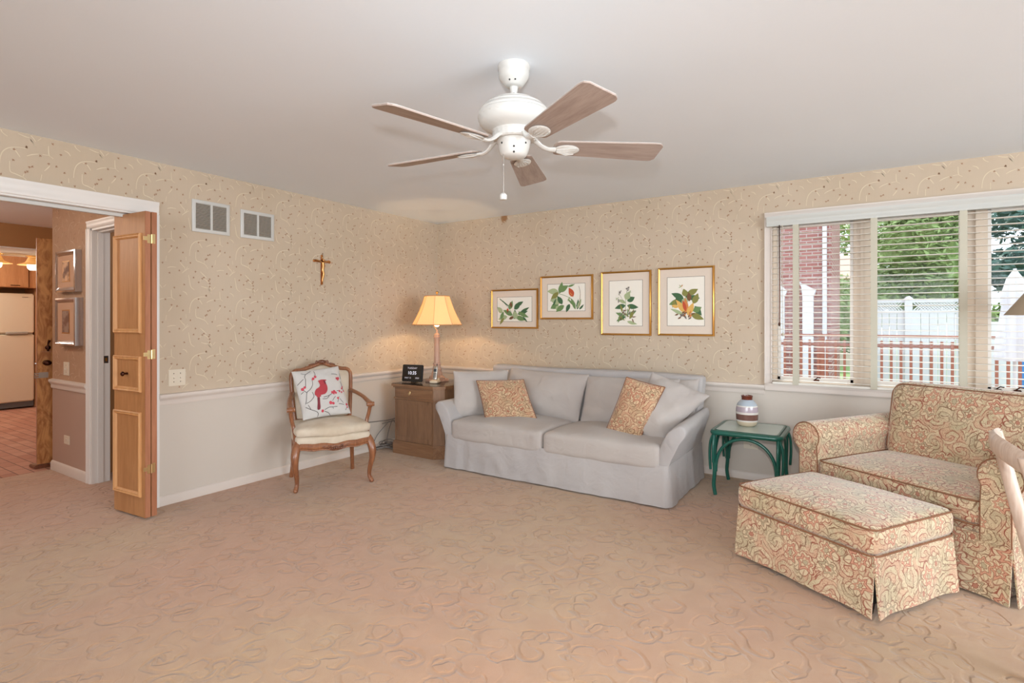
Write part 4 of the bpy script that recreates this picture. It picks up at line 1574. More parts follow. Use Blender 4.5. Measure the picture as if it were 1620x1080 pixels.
# ------------------------------------------------------------------ framed botanical prints
rnd = random.Random(11)
GR = [mk('leaf_ink_' + n, c, .85, var=.15, vs=120) for n, c in (('deep_green', srgb(70, 104, 70)), ('green', srgb(112, 140, 88)), ('olive', srgb(136, 134, 72)), ('pale', srgb(170, 182, 140)),
      ('brown', srgb(120, 84, 56)), ('red', srgb(192, 82, 52)), ('yellow', srgb(222, 176, 96)), ('grey', srgb(120, 110, 104)), ('orange', srgb(206, 130, 74)))]


class Art:
    def __init__(self, x0, x1, z0, z1, y):
        self.r = (x0, x1, z0, z1)
        self.y = y
        self.mb = MB()
        self.l = 0

    def p(self, u, v, l=0):
        x0, x1, z0, z1 = self.r
        return Vector((lerp(x0, x1, u), self.y - .0004 - self.l * .00006, lerp(z1, z0, v)))

    def leaf(self, u, v, ang, L, w, m, bend=.2):
        self.l += 1
        x0, x1, z0, z1 = self.r
        n = 7
        A, B = [], []
        c, a = Vector((lerp(x0, x1, u), lerp(z1, z0, v))), ang
        for i in range(n + 1):
            t = i / n
            d = Vector((math.cos(a), math.sin(a)))
            q = Vector((-d.y, d.x)) * w * (math.sin(PI * (t ** .8)) * .5 + .02)
            A.append(c + q)
            B.append(c - q)
            c = c + d * L / n
            a += bend / n
        y = self.y - .0004 - self.l * .00006
        pts = A + B[::-1]
        pts = [q for q in pts if True]
        for i in range(n):
            self.mb.poly([Vector((q.x, y, q.y)) for q in (A[i], A[i + 1], B[i + 1], B[i])], m)

    def stem(self, pts, w, m):
        self.l += 1
        y = self.y - .0004 - self.l * .00006
        P_ = catmull([self.p(*q) for q in pts], 4)
        for a, b in zip(P_, P_[1:]):
            d = (b - a)
            d.y = 0
            if d.length < 1e-6: continue
            d.normalize()
            n = Vector((-d.z, 0, d.x)) * w
            self.mb.poly([Vector((q.x, y, q.z)) for q in (a - n, b - n, b + n, a + n)], m)

    def blob(self, u, v, r, m, sy=1.0):
        self.l += 1
        c = self.p(u, v)
        self.mb.poly([c + Vector((math.cos(k / 10 * 2 * PI) * r, 0, math.sin(k / 10 * 2 * PI) * r * sy)) for k in range(10)], m)


def picture(label, x0, x1, z0, z1, ins, art):
    cx, cz = (x0 + x1) / 2, (z0 + z1) / 2
    t = thing('framed_picture', label, 'picture', (cx, -.012, cz), 0, 'framed botanical prints over the sofa')
    fw = .018
    mb = MB()
    pr_ = [(0, 0), (0, .012), (.003, .019), (.009, .021), (.014, .017), (fw, .014), (fw, 0)]   # (inward, depth)
    cs = [(x0, z0, 1, 1), (x1, z0, -1, 1), (x1, z1, -1, -1), (x0, z1, 1, -1)]
    secs = [[Vector((x + sx_ * a, -.004 - b, z + sz_ * a)) for a, b in pr_] for x, z, sx_, sz_ in cs]
    secs.append(secs[0])
    mb.loft(secs, cap=False)
    bmesh.ops.remove_doubles(mb.bm, verts=mb.bm.verts[:], dist=.00001)
    mb.obj('frame', 'gold', t, world=True, smooth=40)
    mb = MB()
    mb.box(x0 + .01, x1 - .01, -.010, -.003, z0 + .01, z1 - .01)
    mb.obj('mat', 'mat', t, world=True, smooth=0)
    a, b, c, d = x0 + ins[0], x1 - ins[1], z0 + ins[2], z1 - ins[3]
    mb = MB()
    mb.box(a, b, -.0106, -.0100, c, d, mat=0)
    w = .0028
    for q in ((a - w, b + w, c - w, c), (a - w, b + w, d, d + w), (a - w, a, c, d), (b, b + w, c, d)):
        mb.box(q[0], q[1], -.0108, -.0100, q[2], q[3], mat=1)
    pp = mb.obj('print', ['artpaper', 'inkline'], t, world=True, smooth=0)
    A = Art(a, b, c, d, -.0108)
    art(A)
    A.mb.obj('drawing', GR, pp, world=True, smooth=0, recalc=False)
    return t


def art1(A):
    for k in range(9): A.leaf(.12 + k * .025, .12 + k * .03, R(130 if k % 2 else -40) + .2, .045, .010, 0, .1)
    A.stem([(.08, .05), (.25, .3), (.42, .6)], .0015, 0)
    for u, v, a, L, w, m in ((.35, .5, 60, .10, .05, 1), (.5, .5, 40, .11, .055, 0), (.55, .35, 20, .10, .04, 0), (.45, .75, 150, .13, .05, 1), (.3, .8, 190, .12, .05, 3), (.15, .65, 130, .09, .05, 3),
                          (.55, .8, -20, .13, .05, 1), (.6, .7, 10, .13, .04, 0), (.62, .6, -30, .14, .04, 1), (.2, .85, 230, .09, .03, 2), (.5, .9, 80, .10, .05, 0), (.68, .62, 20, .12, .03, 0), (.42, .42, 100, .06, .03, 4),
                          (.35, .9, 20, .08, .03, 4), (.75, .8, -50, .08, .02, 0), (.1, .9, 60, .09, .04, 1), (.55, .9, 100, .09, .06, 3)):
        A.leaf(u, v, R(a), L, w, m)
    A.blob(.31, .52, .012, 5, 1.3)
    A.blob(.31, .60, .010, 4)


def art2(A):
    for u, v, a, L, w, m in ((.3, .25, 20, .12, .06, 1), (.3, .3, 170, .13, .06, 3), (.3, .3, 220, .13, .05, 2), (.32, .35, 70, .12, .05, 1), (.55, .1, 10, .08, .02, 1), (.3, .75, 200, .10, .06, 1), (.35, .7, 160, .12, .06, 3),
                          (.4, .75, 120, .10, .05, 0), (.3, .8, 250, .06, .05, 3), (.45, .8, 210, .11, .05, 1), (.6, .75, 240, .09, .04, 0), (.15, .8, 60, .08, .02, 0), (.8, .95, 80, .10, .03, 0), (.75, .95, 110, .12, .03, 1),
                          (.8, .9, 60, .10, .03, 3), (.85, .95, 40, .07, .02, 0), (.55, .65, 60, .05, .02, 3), (.7, .8, 130, .09, .02, 1)):
        A.leaf(u, v, R(a), L, w, m)
    A.stem([(.3, .35), (.5, .45), (.68, .6), (.8, .9)], .002, 1)
    A.stem([(.84, .1), (.88, .4), (.84, .9)], .0018, 4)
    A.leaf(.69, .48, R(115), .10, .055, 5, .1)
    A.blob(.63, .33, .014, 5)
    for k in range(5): A.blob(.62 + .02 * (k % 3), .35 + .03 * k, .004, 6)


def art3(A):
    A.stem([(.5, .85), (.5, .5), (.55, .2)], .002, 1)
    for u, v, a, L, w, m in ((.55, .45, 20, .08, .05, 0), (.5, .42, 60, .08, .06, 3), (.5, .55, 190, .11, .045, 0), (.55, .55, -15, .11, .045, 0), (.5, .5, 150, .08, .03, 3), (.45, .8, 150, .09, .03, 1), (.5, .8, 200, .10, .03, 0),
                          (.6, .75, 20, .08, .03, 1), (.4, .7, 100, .08, .02, 2), (.55, .9, -20, .10, .03, 3), (.4, .72, 240, .10, .03, 1), (.62, .85, 60, .10, .03, 2), (.35, .85, 90, .07, .02, 1)):
        A.leaf(u, v, R(a), L, w, m)
    for k in range(22): A.leaf(.35 + rnd.random() * .35, .62 + rnd.random() * .22, rnd.uniform(0, 6), .045, .010, (4, 2, 7, 1)[k % 4])
    for u, v, m in ((.3, .28, 7), (.35, .25, 7), (.25, .4, 3), (.28, .45, 7), (.55, .2, 7), (.62, .25, 3), (.6, .18, 7)):
        for k in range(4): A.leaf(u, v, rnd.uniform(0, 6), .02, .007, m)
    A.stem([(.3, .28), (.4, .4), (.48, .5)], .001, 1)


def art4(A):
    A.stem([(.38, .2), (.44, .32), (.5, .45)], .0008, 3)
    for u, v, a, L, w, m in ((.5, .42, 40, .09, .05, 0), (.5, .4, 100, .07, .05, 2), (.55, .35, 20, .10, .05, 2), (.6, .42, -10, .09, .05, 0), (.45, .45, 150, .12, .05, 0), (.35, .5, 190, .10, .05, 1), (.3, .45, 230, .09, .05, 2),
                          (.35, .6, 100, .11, .06, 0), (.7, .55, 60, .10, .05, 2), (.75, .6, -60, .10, .05, 0), (.7, .7, 20, .08, .05, 1), (.65, .75, -30, .12, .05, 2), (.4, .55, 40, .08, .05, 3), (.6, .5, 90, .08, .04, 4),
                          (.3, .62, 160, .06, .03, 6), (.5, .75, 120, .15, .05, 6), (.52, .75, 90, .14, .04, 8), (.55, .78, 60, .12, .05, 6), (.45, .78, 150, .13, .03, 3), (.5, .7, 100, .10, .03, 5)):
        A.leaf(u, v, R(a), L, w, m)
    for k in range(16): A.leaf(.28 + rnd.random() * .4, .74 + rnd.random() * .1, rnd.uniform(0, 6), .035, .014, (4, 8, 4, 7)[k % 4])
    for k in range(5): A.leaf(.38, .2, rnd.uniform(0, 6), .025, .007, (3, 8)[k % 2])


picture('gold-framed fern print, leftmost and smallest in the row above the sofa', .785, 1.372, 1.232, 1.650, (.078, .075, .075, .085), art1)
picture('gold-framed print of a red flower bud among wide leaves, second from left', 1.400, 1.988, 1.329, 1.768, (.085, .085, .085, .085), art2)
picture('tall gold-framed print of a green plant with tiny flowers, third from left', 2.072, 2.566, 1.179, 1.782, (.085, .085, .09, .09), art3)
picture('tall gold-framed print of orange and olive foliage, rightmost in the row', 2.628, 3.121, 1.183, 1.792, (.085, .085, .09, .09), art4)

# ------------------------------------------------------------------ wall vents, crucifix, plates
for y0, y1, z0, z1, lab in ((-2.771, -2.484, 1.985, 2.226, 'white louvred wall vent high on the left wall, the one nearer the folding door'),
                            (-2.394, -2.100, 1.987, 2.212, 'white louvred wall vent high on the left wall, the one nearer the room corner')):
    t = thing('wall_vent', lab, 'vent', (0.002, (y0 + y1) / 2, (z0 + z1) / 2), 0, 'white wall vents')
    mb = MB()
    fw = .026
    ym = (y0 + y1) / 2
    pr_ = [(0, .001), (0, .009), (.004, .012), (fw - .002, .012), (fw, .010), (fw, .001)]
    secs = [[Vector((b, y + a * q, z + a * w)) for a, b in pr_] for y, z, q, w in ((y0, z0, 1, 1), (y1, z0, -1, 1), (y1, z1, -1, -1), (y0, z1, 1, -1))]
    secs.append(secs[0])
    mb.loft(secs, cap=False)
    bmesh.ops.remove_doubles(mb.bm, verts=mb.bm.verts[:], dist=.00001)
    mb.box(.0015, .0115, ym - .008, ym + .008, z0 + fw - .001, z1 - fw + .001)
    mb.obj('frame', 'white', t, world=True, smooth=40)
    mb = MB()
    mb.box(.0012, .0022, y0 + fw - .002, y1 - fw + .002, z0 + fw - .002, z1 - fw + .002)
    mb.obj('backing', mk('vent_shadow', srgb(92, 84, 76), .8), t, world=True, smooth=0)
    mb = MB()
    k = int((z1 - z0 - 2 * fw) / .0105)
    for i in range(k):
        z = z0 + fw + (i + .5) * (z1 - z0 - 2 * fw) / k
        mb.box(.003, .011, y0 + fw, y1 - fw, z - .0012, z + .0012, rot=Matrix.Rotation(R(-40), 3, 'Y'))
    mb.obj('louvres', mk('vent_louvre', srgb(170, 162, 150), .6), t, world=True, smooth=0)

cr = thing('crucifix', 'small bronze crucifix hanging on the left wall', 'crucifix', (.004, -1.615, 1.78))
mb = MB()
mb.box(.002, .012, -1.626, -1.604, 1.648, 1.912, .003)
mb.box(.002, .012, -1.700, -1.530, 1.852, 1.872, .003)
for p in ((-1.700, 1.862), (-1.530, 1.862), (-1.615, 1.912)): mb.sphere((.007, p[0], p[1]), .013, (.5, 1, 1), 10, 6)
mb.obj('cross', mk('crucifix_bronze', srgb(176, 116, 66), .35, .8, var=.15), cr, world=True, smooth=40)
mb = MB()
mb.tube(catmull([(.018, -1.690, 1.872), (.022, -1.650, 1.862), (.022, -1.615, 1.850), (.022, -1.580, 1.862), (.018, -1.542, 1.872)], 4), [.006] * 17, 8)
mb.tube(catmull([(.022, -1.615, 1.850), (.024, -1.613, 1.82), (.022, -1.618, 1.78), (.026, -1.610, 1.75), (.018, -1.616, 1.70), (.018, -1.616, 1.675)], 4), radii([.014, .013, .011, .009, .006], 21), 8)
mb.sphere((.026, -1.611, 1.872), .010, (1, 1, 1.2), 10, 8)
mb.obj('figure', mk('crucifix_figure', srgb(206, 150, 92), .3, .8), cr, world=True, smooth=60)
mb = MB()
mb.box(.012, .0135, -1.6225, -1.6075, 1.890, 1.902)
mb.obj('title_plate', 'brasspale', cr, world=True)


def plate(name, label, cat, c, w, h, n, toggles=0, sockets=0):
    """cover plate centred at c, facing n (x or -y)"""
    t = thing(name, label, cat, c)
    def q(mb):
        for v in mb.bm.verts:
            a, d, z = v.co
            v.co = Vector((d, a, z)) if n == 'x' else Vector((a, -d, z))
        return mb
    mb = MB()
    mb.box(-w / 2, w / 2, .0005, .006, -h / 2, h / 2, .0025)
    q(mb).obj('plate', 'plate', t, smooth=40)
    gang = max(toggles, 1)
    for k in range(toggles):
        x = (k - (toggles - 1) / 2) * .046
        mb = MB()
        mb.box(x - .006, x + .006, .005, .0065, -.013, .013)
        mb.box(x - .0035, x + .0035, .005, .017, -.008, .003, .001, rot=Matrix.Rotation(R(20), 3, 'X'))
        q(mb).obj('toggle', 'cream', t, smooth=40)
        for s in (-1, 1):
            mb = MB()
            mb.sphere((x, .006, s * .030), .0034, (1, .4, 1), 8, 6)
            q(mb).obj('screw', 'bronze', t)
    for k in range(sockets):
        z = (k - (sockets - 1) / 2) * .040
        mb = MB()
        mb.rbox((0, .006, z), (.016, .002, .014), .0015, 4)
        s = q(mb).obj('socket', 'cream', t, smooth=40)
        mb = MB()
        for a in (-.006, .006): mb.box(a - .001, a + .001, .0078, .0085, z - .002, z + .006)
        mb.box(-.002, .002, .0078, .0085, z - .009, z - .006)
        q(mb).obj('slots', 'dark', s)
    return t


plate('light_switch', 'cream double light switch plate on the left wall beside the folding door', 'light switch', (0, -2.875, .906), .118, .118, 'x', toggles=2)
plate('light_switch', 'cream light switch plate on the hall wall below the silver pictures', 'light switch', (-1.537, HY, .907), .115, .115, '-y', toggles=1)
plate('electrical_outlet', 'cream outlet low on the hall wall above its baseboard', 'outlet', (-1.528, HY, .298), .115, .075, '-y', sockets=1)
plate('electrical_outlet', 'white outlet low on the back wall behind the green table', 'outlet', (3.408, 0, .291), .112, .07, '-y', sockets=1)
plate('electrical_outlet', 'white outlet low on the back wall behind the green table', 'outlet', (0, 0, 0), .11, .07, '-y', sockets=1) if False else None

# ------------------------------------------------------------------ folded bifold door
bf = thing('bifold_door', 'folded honey maple bifold door standing in the opening of the left wall', 'door', (.022, -3.157, 0), R(4.7))
for i, (ya, yb) in enumerate(((-.035, 0), (.006, .041))):
    mb = MB()
    mb.box(-.19, .1885, ya, yb, .014, 2.046, .002)
    lf = mb.obj('leaf', 'honey', bf, smooth=40)
    mb = MB()
    mb.box(.1885, .192, ya + .001, yb - .001, .014, 2.046, .0005)
    mb.obj('edge_band', 'redwood', lf, smooth=40)
    if i == 0:
        for z0, z1 in ((1.236, 1.904), (.843, 1.082), (.147, .709)):
            mb = MB()
            xa, xb = -.180, .150
            pr_ = [(0, 0), (0, .010), (.006, .016), (.012, .011), (.020, .013), (.028, .004), (.030, 0)]
            secs = [[Vector((x + a * sx_, -.0352 - b, z + a * sz_)) for a, b in pr_] for x, z, sx_, sz_ in ((xa, z0, 1, 1), (xb, z0, -1, 1), (xb, z1, -1, -1), (xa, z1, 1, -1))]
            secs.append(secs[0])
            mb.loft(secs, cap=False)
            bmesh.ops.remove_doubles(mb.bm, verts=mb.bm.verts[:], dist=.00001)
            mb.obj('moulding', 'molding', lf, smooth=40)
mb = MB()
mb.lathe([(.008, 0), (.006, .012), (.009, .022), (.016, .028), (.017, .034), (.011, .040), (.003, .042)], n=18)
for v in mb.bm.verts: v.co = Vector((v.co.x - .02, -.0352 - v.co.z, v.co.y + .962))
mb.obj('knob', 'bronze', bf, smooth=60)
for z in (1.865, 1.095, .335):
    mb = MB()
    mb.box(.192, .1945, -.022, -.004, z - .030, z + .028, .001)
    mb.box(.192, .1945, .010, .028, z - .030, z + .034, .001)
    mb.tube([(.197, .003, z - .03), (.197, .003, z + .03)], .0045, 8)
    mb.box(.1885, .1935, -.046, -.02, z - .012, z + .014, .001)
    mb.obj('hinge', 'brasspale', bf, smooth=40)
mb = MB()
mb.tube([(-.17, -.017, 2.04), (-.17, -.017, 2.052)], .005, 8)
mb.obj('pivot_pin', 'nickel', bf)

# ------------------------------------------------------------------ hall pictures (deep silver frames)
for x0, x1, z0, z1, d, lab, inner in ((-1.643, -1.225, 1.558, 1.905, .045, 'upper silver-framed picture on the hall wall', srgb(214, 168, 128)),
                                      (-1.62, -1.195, 1.112, 1.508, .055, 'lower silver-framed picture on the hall wall above the light switch', srgb(150, 120, 100))):
    t = thing('framed_picture', lab, 'picture', ((x0 + x1) / 2, HY - .01, (z0 + z1) / 2), 0, 'silver-framed hall pictures')
    mb = MB()
    pr_ = [(0, 0), (0, d), (.014, d + .004), (.020, d), (.040, d - .008), (.040, 0)]
    secs = [[Vector((x + a * sx_, HY - .002 - b, z + a * sz_)) for a, b in pr_] for x, z, sx_, sz_ in ((x0, z0, 1, 1), (x1, z0, -1, 1), (x1, z1, -1, -1), (x0, z1, 1, -1))]
    secs.append(secs[0])
    mb.loft(secs, cap=False)
    bmesh.ops.remove_doubles(mb.bm, verts=mb.bm.verts[:], dist=.00001)
    mb.obj('frame', 'silver', t, world=True, smooth=30)
    mb = MB()
    mb.box(x0 + .035, x1 - .035, HY - d + .006, HY - .002, z0 + .035, z1 - .035)
    mt = mb.obj('mat', mk('tan_mat', srgb(196, 154, 124), .8, var=.03), t, world=True, smooth=0)
    mb = MB()
    mx, mz = (x1 - x0) * .33, (z1 - z0) * .27
    mb.box(x0 + mx - .008, x1 - mx + .008, HY - d + .004, HY - d + .008, z0 + mz - .008, z1 - mz + .008, mat=1)
    mb.box(x0 + mx, x1 - mx, HY - d + .003, HY - d + .008, z0 + mz, z1 - mz, mat=0)
    art_m = Mat('small_sepia_art', .7)
    nz = art_m.noise(art_m.coord('Object', (9, 9, 9)), 1.5, 4)
    art_m.base(art_m.mix(E(art_m.nt, nz.outputs['Fac']).ss(.4, .6), inner, srgb(112, 72, 50)))
    mb.obj('print', [art_m.m, MT['gold']], mt, world=True, smooth=0)

# ------------------------------------------------------------------ burl-veneer door at the kitchen doorway
ang = math.atan2(-.26, .95)
kd = thing('entry_door', 'burl veneer door with bronze knob standing open at the kitchen doorway', 'door', (-1.995, -3.10, 0), R(-12))
# local: x = thickness, y = width away from the free edge
mb = MB()
mb.box(-.042, 0, 0, .76, .035, 2.055, .002)
mb.obj('leaf', 'burl', kd, smooth=40)
mb = MB()
mb.box(-.041, -.001, -.0022, 0, .036, 2.054)
mb.obj('edge_band', 'redwood', kd)
mb = MB()
mb.lathe([(.030, 0), (.031, .004), (.026, .008), (.012, .012), (.011, .030), (.024, .040), (.031, .052), (.029, .062), (.016, .070), (.002, .072)], n=20)
for v in mb.bm.verts: v.co = Vector((v.co.z, v.co.x + .068, v.co.y * .78 + .94))
mb.obj('knob', 'bronze', kd, smooth=60)
mb = MB()
mb.lathe([(.020, 0), (.021, .004), (.016, .010), (.006, .012)], n=16)
for v in mb.bm.verts: v.co = Vector((v.co.z, v.co.x + .075, v.co.y + 1.075))
mb.tube(catmull([(.014, .075, 1.045), (.020, .075, 1.07), (.018, .075, 1.11), (.026, .085, 1.14)], 4), radii([.009, .007, .006, .012], 13), 8)
mb.obj('latch_lever', 'bronze', kd, smooth=60)
mb = MB()
mb.box(.0005, .005, .012, .078, .805, .855, .002)
for k in range(3): mb.box(-.01, .012, -.018, .014, .806 + k * .018, .814 + k * .018, .001)
mb.tube([(.004, .055, .83), (.010, .055, .83)], .014, 12)
mb.obj('flip_guard', mk('guard_metal', srgb(150, 132, 116), .5), kd, smooth=50)
mb = MB()
mb.tube([(-.022, -.002, .935), (-.022, -.012, .935)], .008, 10)
mb.obj('latch_bolt', 'nickel', kd)
mb = MB()
mb.box(.0004, .0012, .004, .756, 1.038, 1.040)
mb.obj('seam', 'redwood', kd)

# ------------------------------------------------------------------ kitchen
fr = thing('refrigerator', 'almond top-freezer refrigerator in the kitchen', 'refrigerator', (-6.62, -2.30, 0))
FX = -6.40
mb = MB()
mb.box(-6.86, FX - .06, -2.74, -1.86, .03, 1.71, .012)
mb.obj('body', 'fridge', fr, world=True, smooth=40)
for z0, z1 in ((.10, 1.108), (1.120, 1.715)):
    mb = MB()
    mb.box(FX - .058, FX, -2.745, -1.855, z0, z1, .016, seg=3)
    mb.obj('door', 'fridge', fr, world=True, smooth=40)
mb = MB()
mb.rbox((FX + .008, -2.06, 1.125), (.02, .13, .020), .015, 6)
mb.obj('handle', mk('fridge_handle_grey', srgb(160, 152, 142), .4), fr, world=True, smooth=50)
mb = MB()
mb.box(FX - .05, FX - .02, -2.74, -1.86, .02, .095)
mb.obj('kick_grille', mk('fridge_grille', srgb(96, 96, 98), .5), fr, world=True)
mb = MB()
mb.box(FX, FX + .002, -2.00, -1.93, 1.655, 1.668)
mb.obj('badge', 'nickel', fr, world=True)

kc = thing('kitchen_cabinet', 'orange-toned wooden cabinet hung above the refrigerator', 'cabinet', (-6.6, -2.35, 1.80))
CXF = -6.30
mb = MB()
mb.box(-6.87, CXF - .02, -2.80, -1.945, 1.80, 2.43, .002)
mb.obj('body', 'kitcab', kc, world=True, smooth=40)
for y0, y1 in ((-2.78, -2.375), (-2.365, -1.955)):
    mb = MB()
    mb.box(CXF - .02, CXF, y0, y1, 1.805, 2.28, .002)
    for a, b, c, d in ((y0, y1, 1.805, 1.86), (y0, y1, 2.225, 2.28), (y0, y0 + .06, 1.86, 2.225), (y1 - .06, y1, 1.86, 2.225)):
        mb.box(CXF, CXF + .008, a, b, c, d, .002)
    d_ = mb.obj('door', 'kitcab', kc, world=True, smooth=40)
    mb = MB()
    mb.tube([(CXF + .008, (y0 + y1) / 2 + .0, 1.83), (CXF + .03, (y0 + y1) / 2 + .0, 1.83), (CXF + .03, (y0 + y1) / 2 + .1, 1.83), (CXF + .008, (y0 + y1) / 2 + .1, 1.83)], .005, 7)
    mb.obj('handle', 'bronze', d_, world=True)

mb = MB()
mb.box(-6.87, CXF - .01, -1.842, -1.74, .0, 2.43, .002)
mb.box(-6.87, CXF - .01, -1.94, -1.842, 1.80, 2.43, .002)
tag(mb.obj('cabinet_end_panel', 'kitcab', loc=(-6.6, -1.8, 0)), 'tall orange wood end panel right of the refrigerator', 'cabinet panel')

for Y_, lab in ((-2.275, 'glowing cone lamp under the kitchen soffit, right of two, by the burl door'), (-2.635, 'glowing cone lamp under the kitchen soffit, left of two, at the photo edge')):
    pd = thing('ceiling_lamp', lab, 'ceiling lamp', (-5.0, Y_, 2.161), 0, 'kitchen ceiling lamps')
    mb = MB()
    mb.lathe([(.075, 0), (.07, -.01), (.05, -.015), (.02, -.02)], (-5.0, Y_, 2.161), 24)
    mb.obj('canopy', 'brasspale', pd, world=True, smooth=50)
    mb = MB()
    pr_ = [(.045, -.02), (.062, -.06), (.080, -.09), (.11, -.102), (.155, -.118), (.156, -.122), (.11, -.107), (.078, -.096), (.058, -.062), (.041, -.022), (.045, -.02)]
    mb.lathe(pr_, (-5.0, Y_, 2.161), 28, cap=False)
    mb.obj('lamp_shade', 'pendshade', pd, world=True, smooth=50)
    mb = MB()
    mb.lathe([(.03, -.05), (.055, -.10), (.060, -.13), (.052, -.165), (.028, -.185)], (-5.0, Y_, 2.161), 20)
    mb.obj('bulb', 'kbulb', pd, world=True, smooth=60)
    light('kitchen_lamp_bulb', 'POINT', (-5.0, Y_, 1.95), 4, (1.0, .80, .55), shadow_soft_size=.05)
light('kitchen_fill', 'POINT', (-5.75, -3.4, 2.1), 60, (1.0, .90, .78), shadow_soft_size=.15)  # added lamp out of view, brightens the kitchen
light('hall_fill', 'POINT', (-.85, -4.4, 2.2), 18, (1.0, .88, .76), shadow_soft_size=.12)  # unseen fill added for the hall, no fitting modelled
light('kitchen_front_fill', 'POINT', (-3.2, -4.4, 2.2), 34, (1.0, .90, .78), shadow_soft_size=.15)  # second added fill, for the near side of the kitchen
light('bath_fill', 'POINT', (-.7, -2.2, 2.0), 6, (.92, .94, 1.0), shadow_soft_size=.12)  # unseen fill added in the small room behind the hall door

# ------------------------------------------------------------------ green side table and vase
gt = thing('side_table', 'green lacquered rattan side table with frosted glass top beside the sofa', 'side table', (3.462, -.335, 0))
tx0, tx1, ty0, ty1 = 3.212, 3.715, -.598, -.075


def rr(x0, x1, y0, y1, r, z, n=6):
    out = []
    for cx, cy, a0 in ((x1 - r, y1 - r, 0), (x0 + r, y1 - r, 90), (x0 + r, y0 + r, 180), (x1 - r, y0 + r, 270)):
        for k in range(n + 1):
            a = R(a0 + 90 * k / n)
            out.append(Vector((cx + r * math.cos(a), cy + r * math.sin(a), z)))
    return out


mb = MB()
P0 = rr(tx0 + .014, tx1 - .014, ty0 + .014, ty1 - .014, .045, .474)
mb.tube(P0, .019, 12, closed=True, sx=.9, sy=1.0)
for k in range(44):       # rattan wrap ridges
    i = k / 44 * len(P0)
    a, b = P0[int(i) % len(P0)], P0[(int(i) + 1) % len(P0)]
mb.tube(rr(tx0 + .036, tx1 - .036, ty0 + .036, ty1 - .036, .035, .486), .009, 8, closed=True)
mb.box(tx0 + .02, tx1 - .02, ty0 + .02, ty1 - .02, .462, .482, .004)
mb.obj('table_frame', 'green', gt, world=True, smooth=50)
mb = MB()
mb.prism([(p.x, p.y) for p in rr(tx0 + .040, tx1 - .040, ty0 + .040, ty1 - .040, .03, 0)], pz, .4875, .4945)
mb.obj('glass_top', mk('frosted_glass', srgb(182, 196, 188), .12, var=.02, spec=.8), gt, world=True, smooth=20)
for ix, x in enumerate((tx0 + .030, tx1 - .030)):
    for iy, y in enumerate((ty0 + .030, ty1 - .030)):
        sx_, sy_ = (-1, 1)[ix], (-1, 1)[iy]
        mb = MB()
        mb.tube(catmull([(x, y, .465), (x, y, .32), (x - sx_ * .004, y, .18), (x + sx_ * .002, y, .08), (x + sx_ * -.010, y + sy_ * .002, .002)], 4), .0145, 10)
        mb.tube(catmull([(x + sx_ * .004, y, .46), (x + sx_ * .026, y, .40), (x + sx_ * .032, y, .30), (x + sx_ * .026, y, .19)], 4), .010, 8)
        mb.tube(catmull([(x, y + sy_ * .004, .46), (x, y + sy_ * .026, .40), (x, y + sy_ * .032, .33), (x, y + sy_ * .030, .25)], 4), .010, 8)
        mb.obj('leg', 'green', gt, world=True, smooth=60)


def arch(a, b):
    a, b = Vector(a), Vector(b)
    out = []
    for k in range(25):
        t = k / 24
        an = PI * t
        p = a.lerp(b, .5 - .5 * math.cos(an))
        p.z = .18 + .262 * math.sin(an) ** .8
        out.append(p)
    return out


lx0, lx1, ly0, ly1 = tx0 + .030, tx1 - .030, ty0 + .030, ty1 - .030
for a, b in (((lx0 + .012, ly0, 0), (lx1 - .012, ly0, 0)), ((lx0 + .012, ly1, 0), (lx1 - .012, ly1, 0)), ((lx0, ly0 + .012, 0), (lx0, ly1 - .012, 0)), ((lx1, ly0 + .012, 0), (lx1, ly1 - .012, 0))):
    mb = MB()
    mb.tube(arch(a, b), .012, 10)
    mb.obj('arch_brace', 'green', gt, world=True, smooth=60)

VX, VY, VZ = 3.425, -.275, .4948
vs = thing('vase', 'small ceramic vase banded in blue-grey, lavender, brown and cream on the green table', 'vase', (VX, VY, VZ))
hgt = .237
rp_ = [(0, .056), (.03, .066), (.08, .074), (.16, .079), (.21, .080), (.30, .0815), (.40, .082), (.47, .082), (.56, .081), (.64, .078), (.68, .076), (.74, .069), (.79, .059), (.84, .048), (.865, .040)]
bands = [(.16, 0), (.21, 1), (.40, 2), (.47, 1), (.64, 3), (.68, 1), (.9, 4)]
mb = MB()
for (a, ra), (b, rb) in zip(rp_, rp_[1:]):
    m = next(q for lim, q in bands if (a + b) / 2 < lim)
    mb.lathe([(ra, a * hgt), (rb, b * hgt)], (VX, VY, VZ), 32, mat=m, cap=False)
mb.poly([Vector((VX + .056 * math.cos(k / 32 * 2 * PI), VY + .056 * math.sin(k / 32 * 2 * PI), VZ)) for k in range(32)][::-1], 0)
bmesh.ops.remove_doubles(mb.bm, verts=mb.bm.verts[:], dist=.0001)
ce = lambda n, c: mk(n, c, .22, var=.03, vs=40, coat=.4)
mb.obj('body', [ce('glaze_cream', srgb(214, 196, 168)), ce('glaze_white', srgb(226, 220, 212)), ce('glaze_brown', srgb(120, 84, 74)), ce('glaze_lavender', srgb(186, 170, 178)), ce('glaze_bluegrey', srgb(176, 186, 196))], vs, world=True, smooth=60)
mb = MB()
mb.lathe([(.040, .862 * hgt), (.040, .93 * hgt), (.043, .97 * hgt), (.044, 1.0 * hgt), (.037, 1.0 * hgt), (.033, .9 * hgt), (.03, .87 * hgt)], (VX, VY, VZ), 28)
mb.obj('neck', ce('glaze_darkbrown', srgb(104, 48, 34)), vs, world=True, smooth=60)

# ------------------------------------------------------------------ upholstered armchair and ottoman
ac = thing('upholstered_armchair', 'wide floral upholstered armchair with rolled arms under the window', 'armchair', (4.572, -.838, 0), R(-32.7))


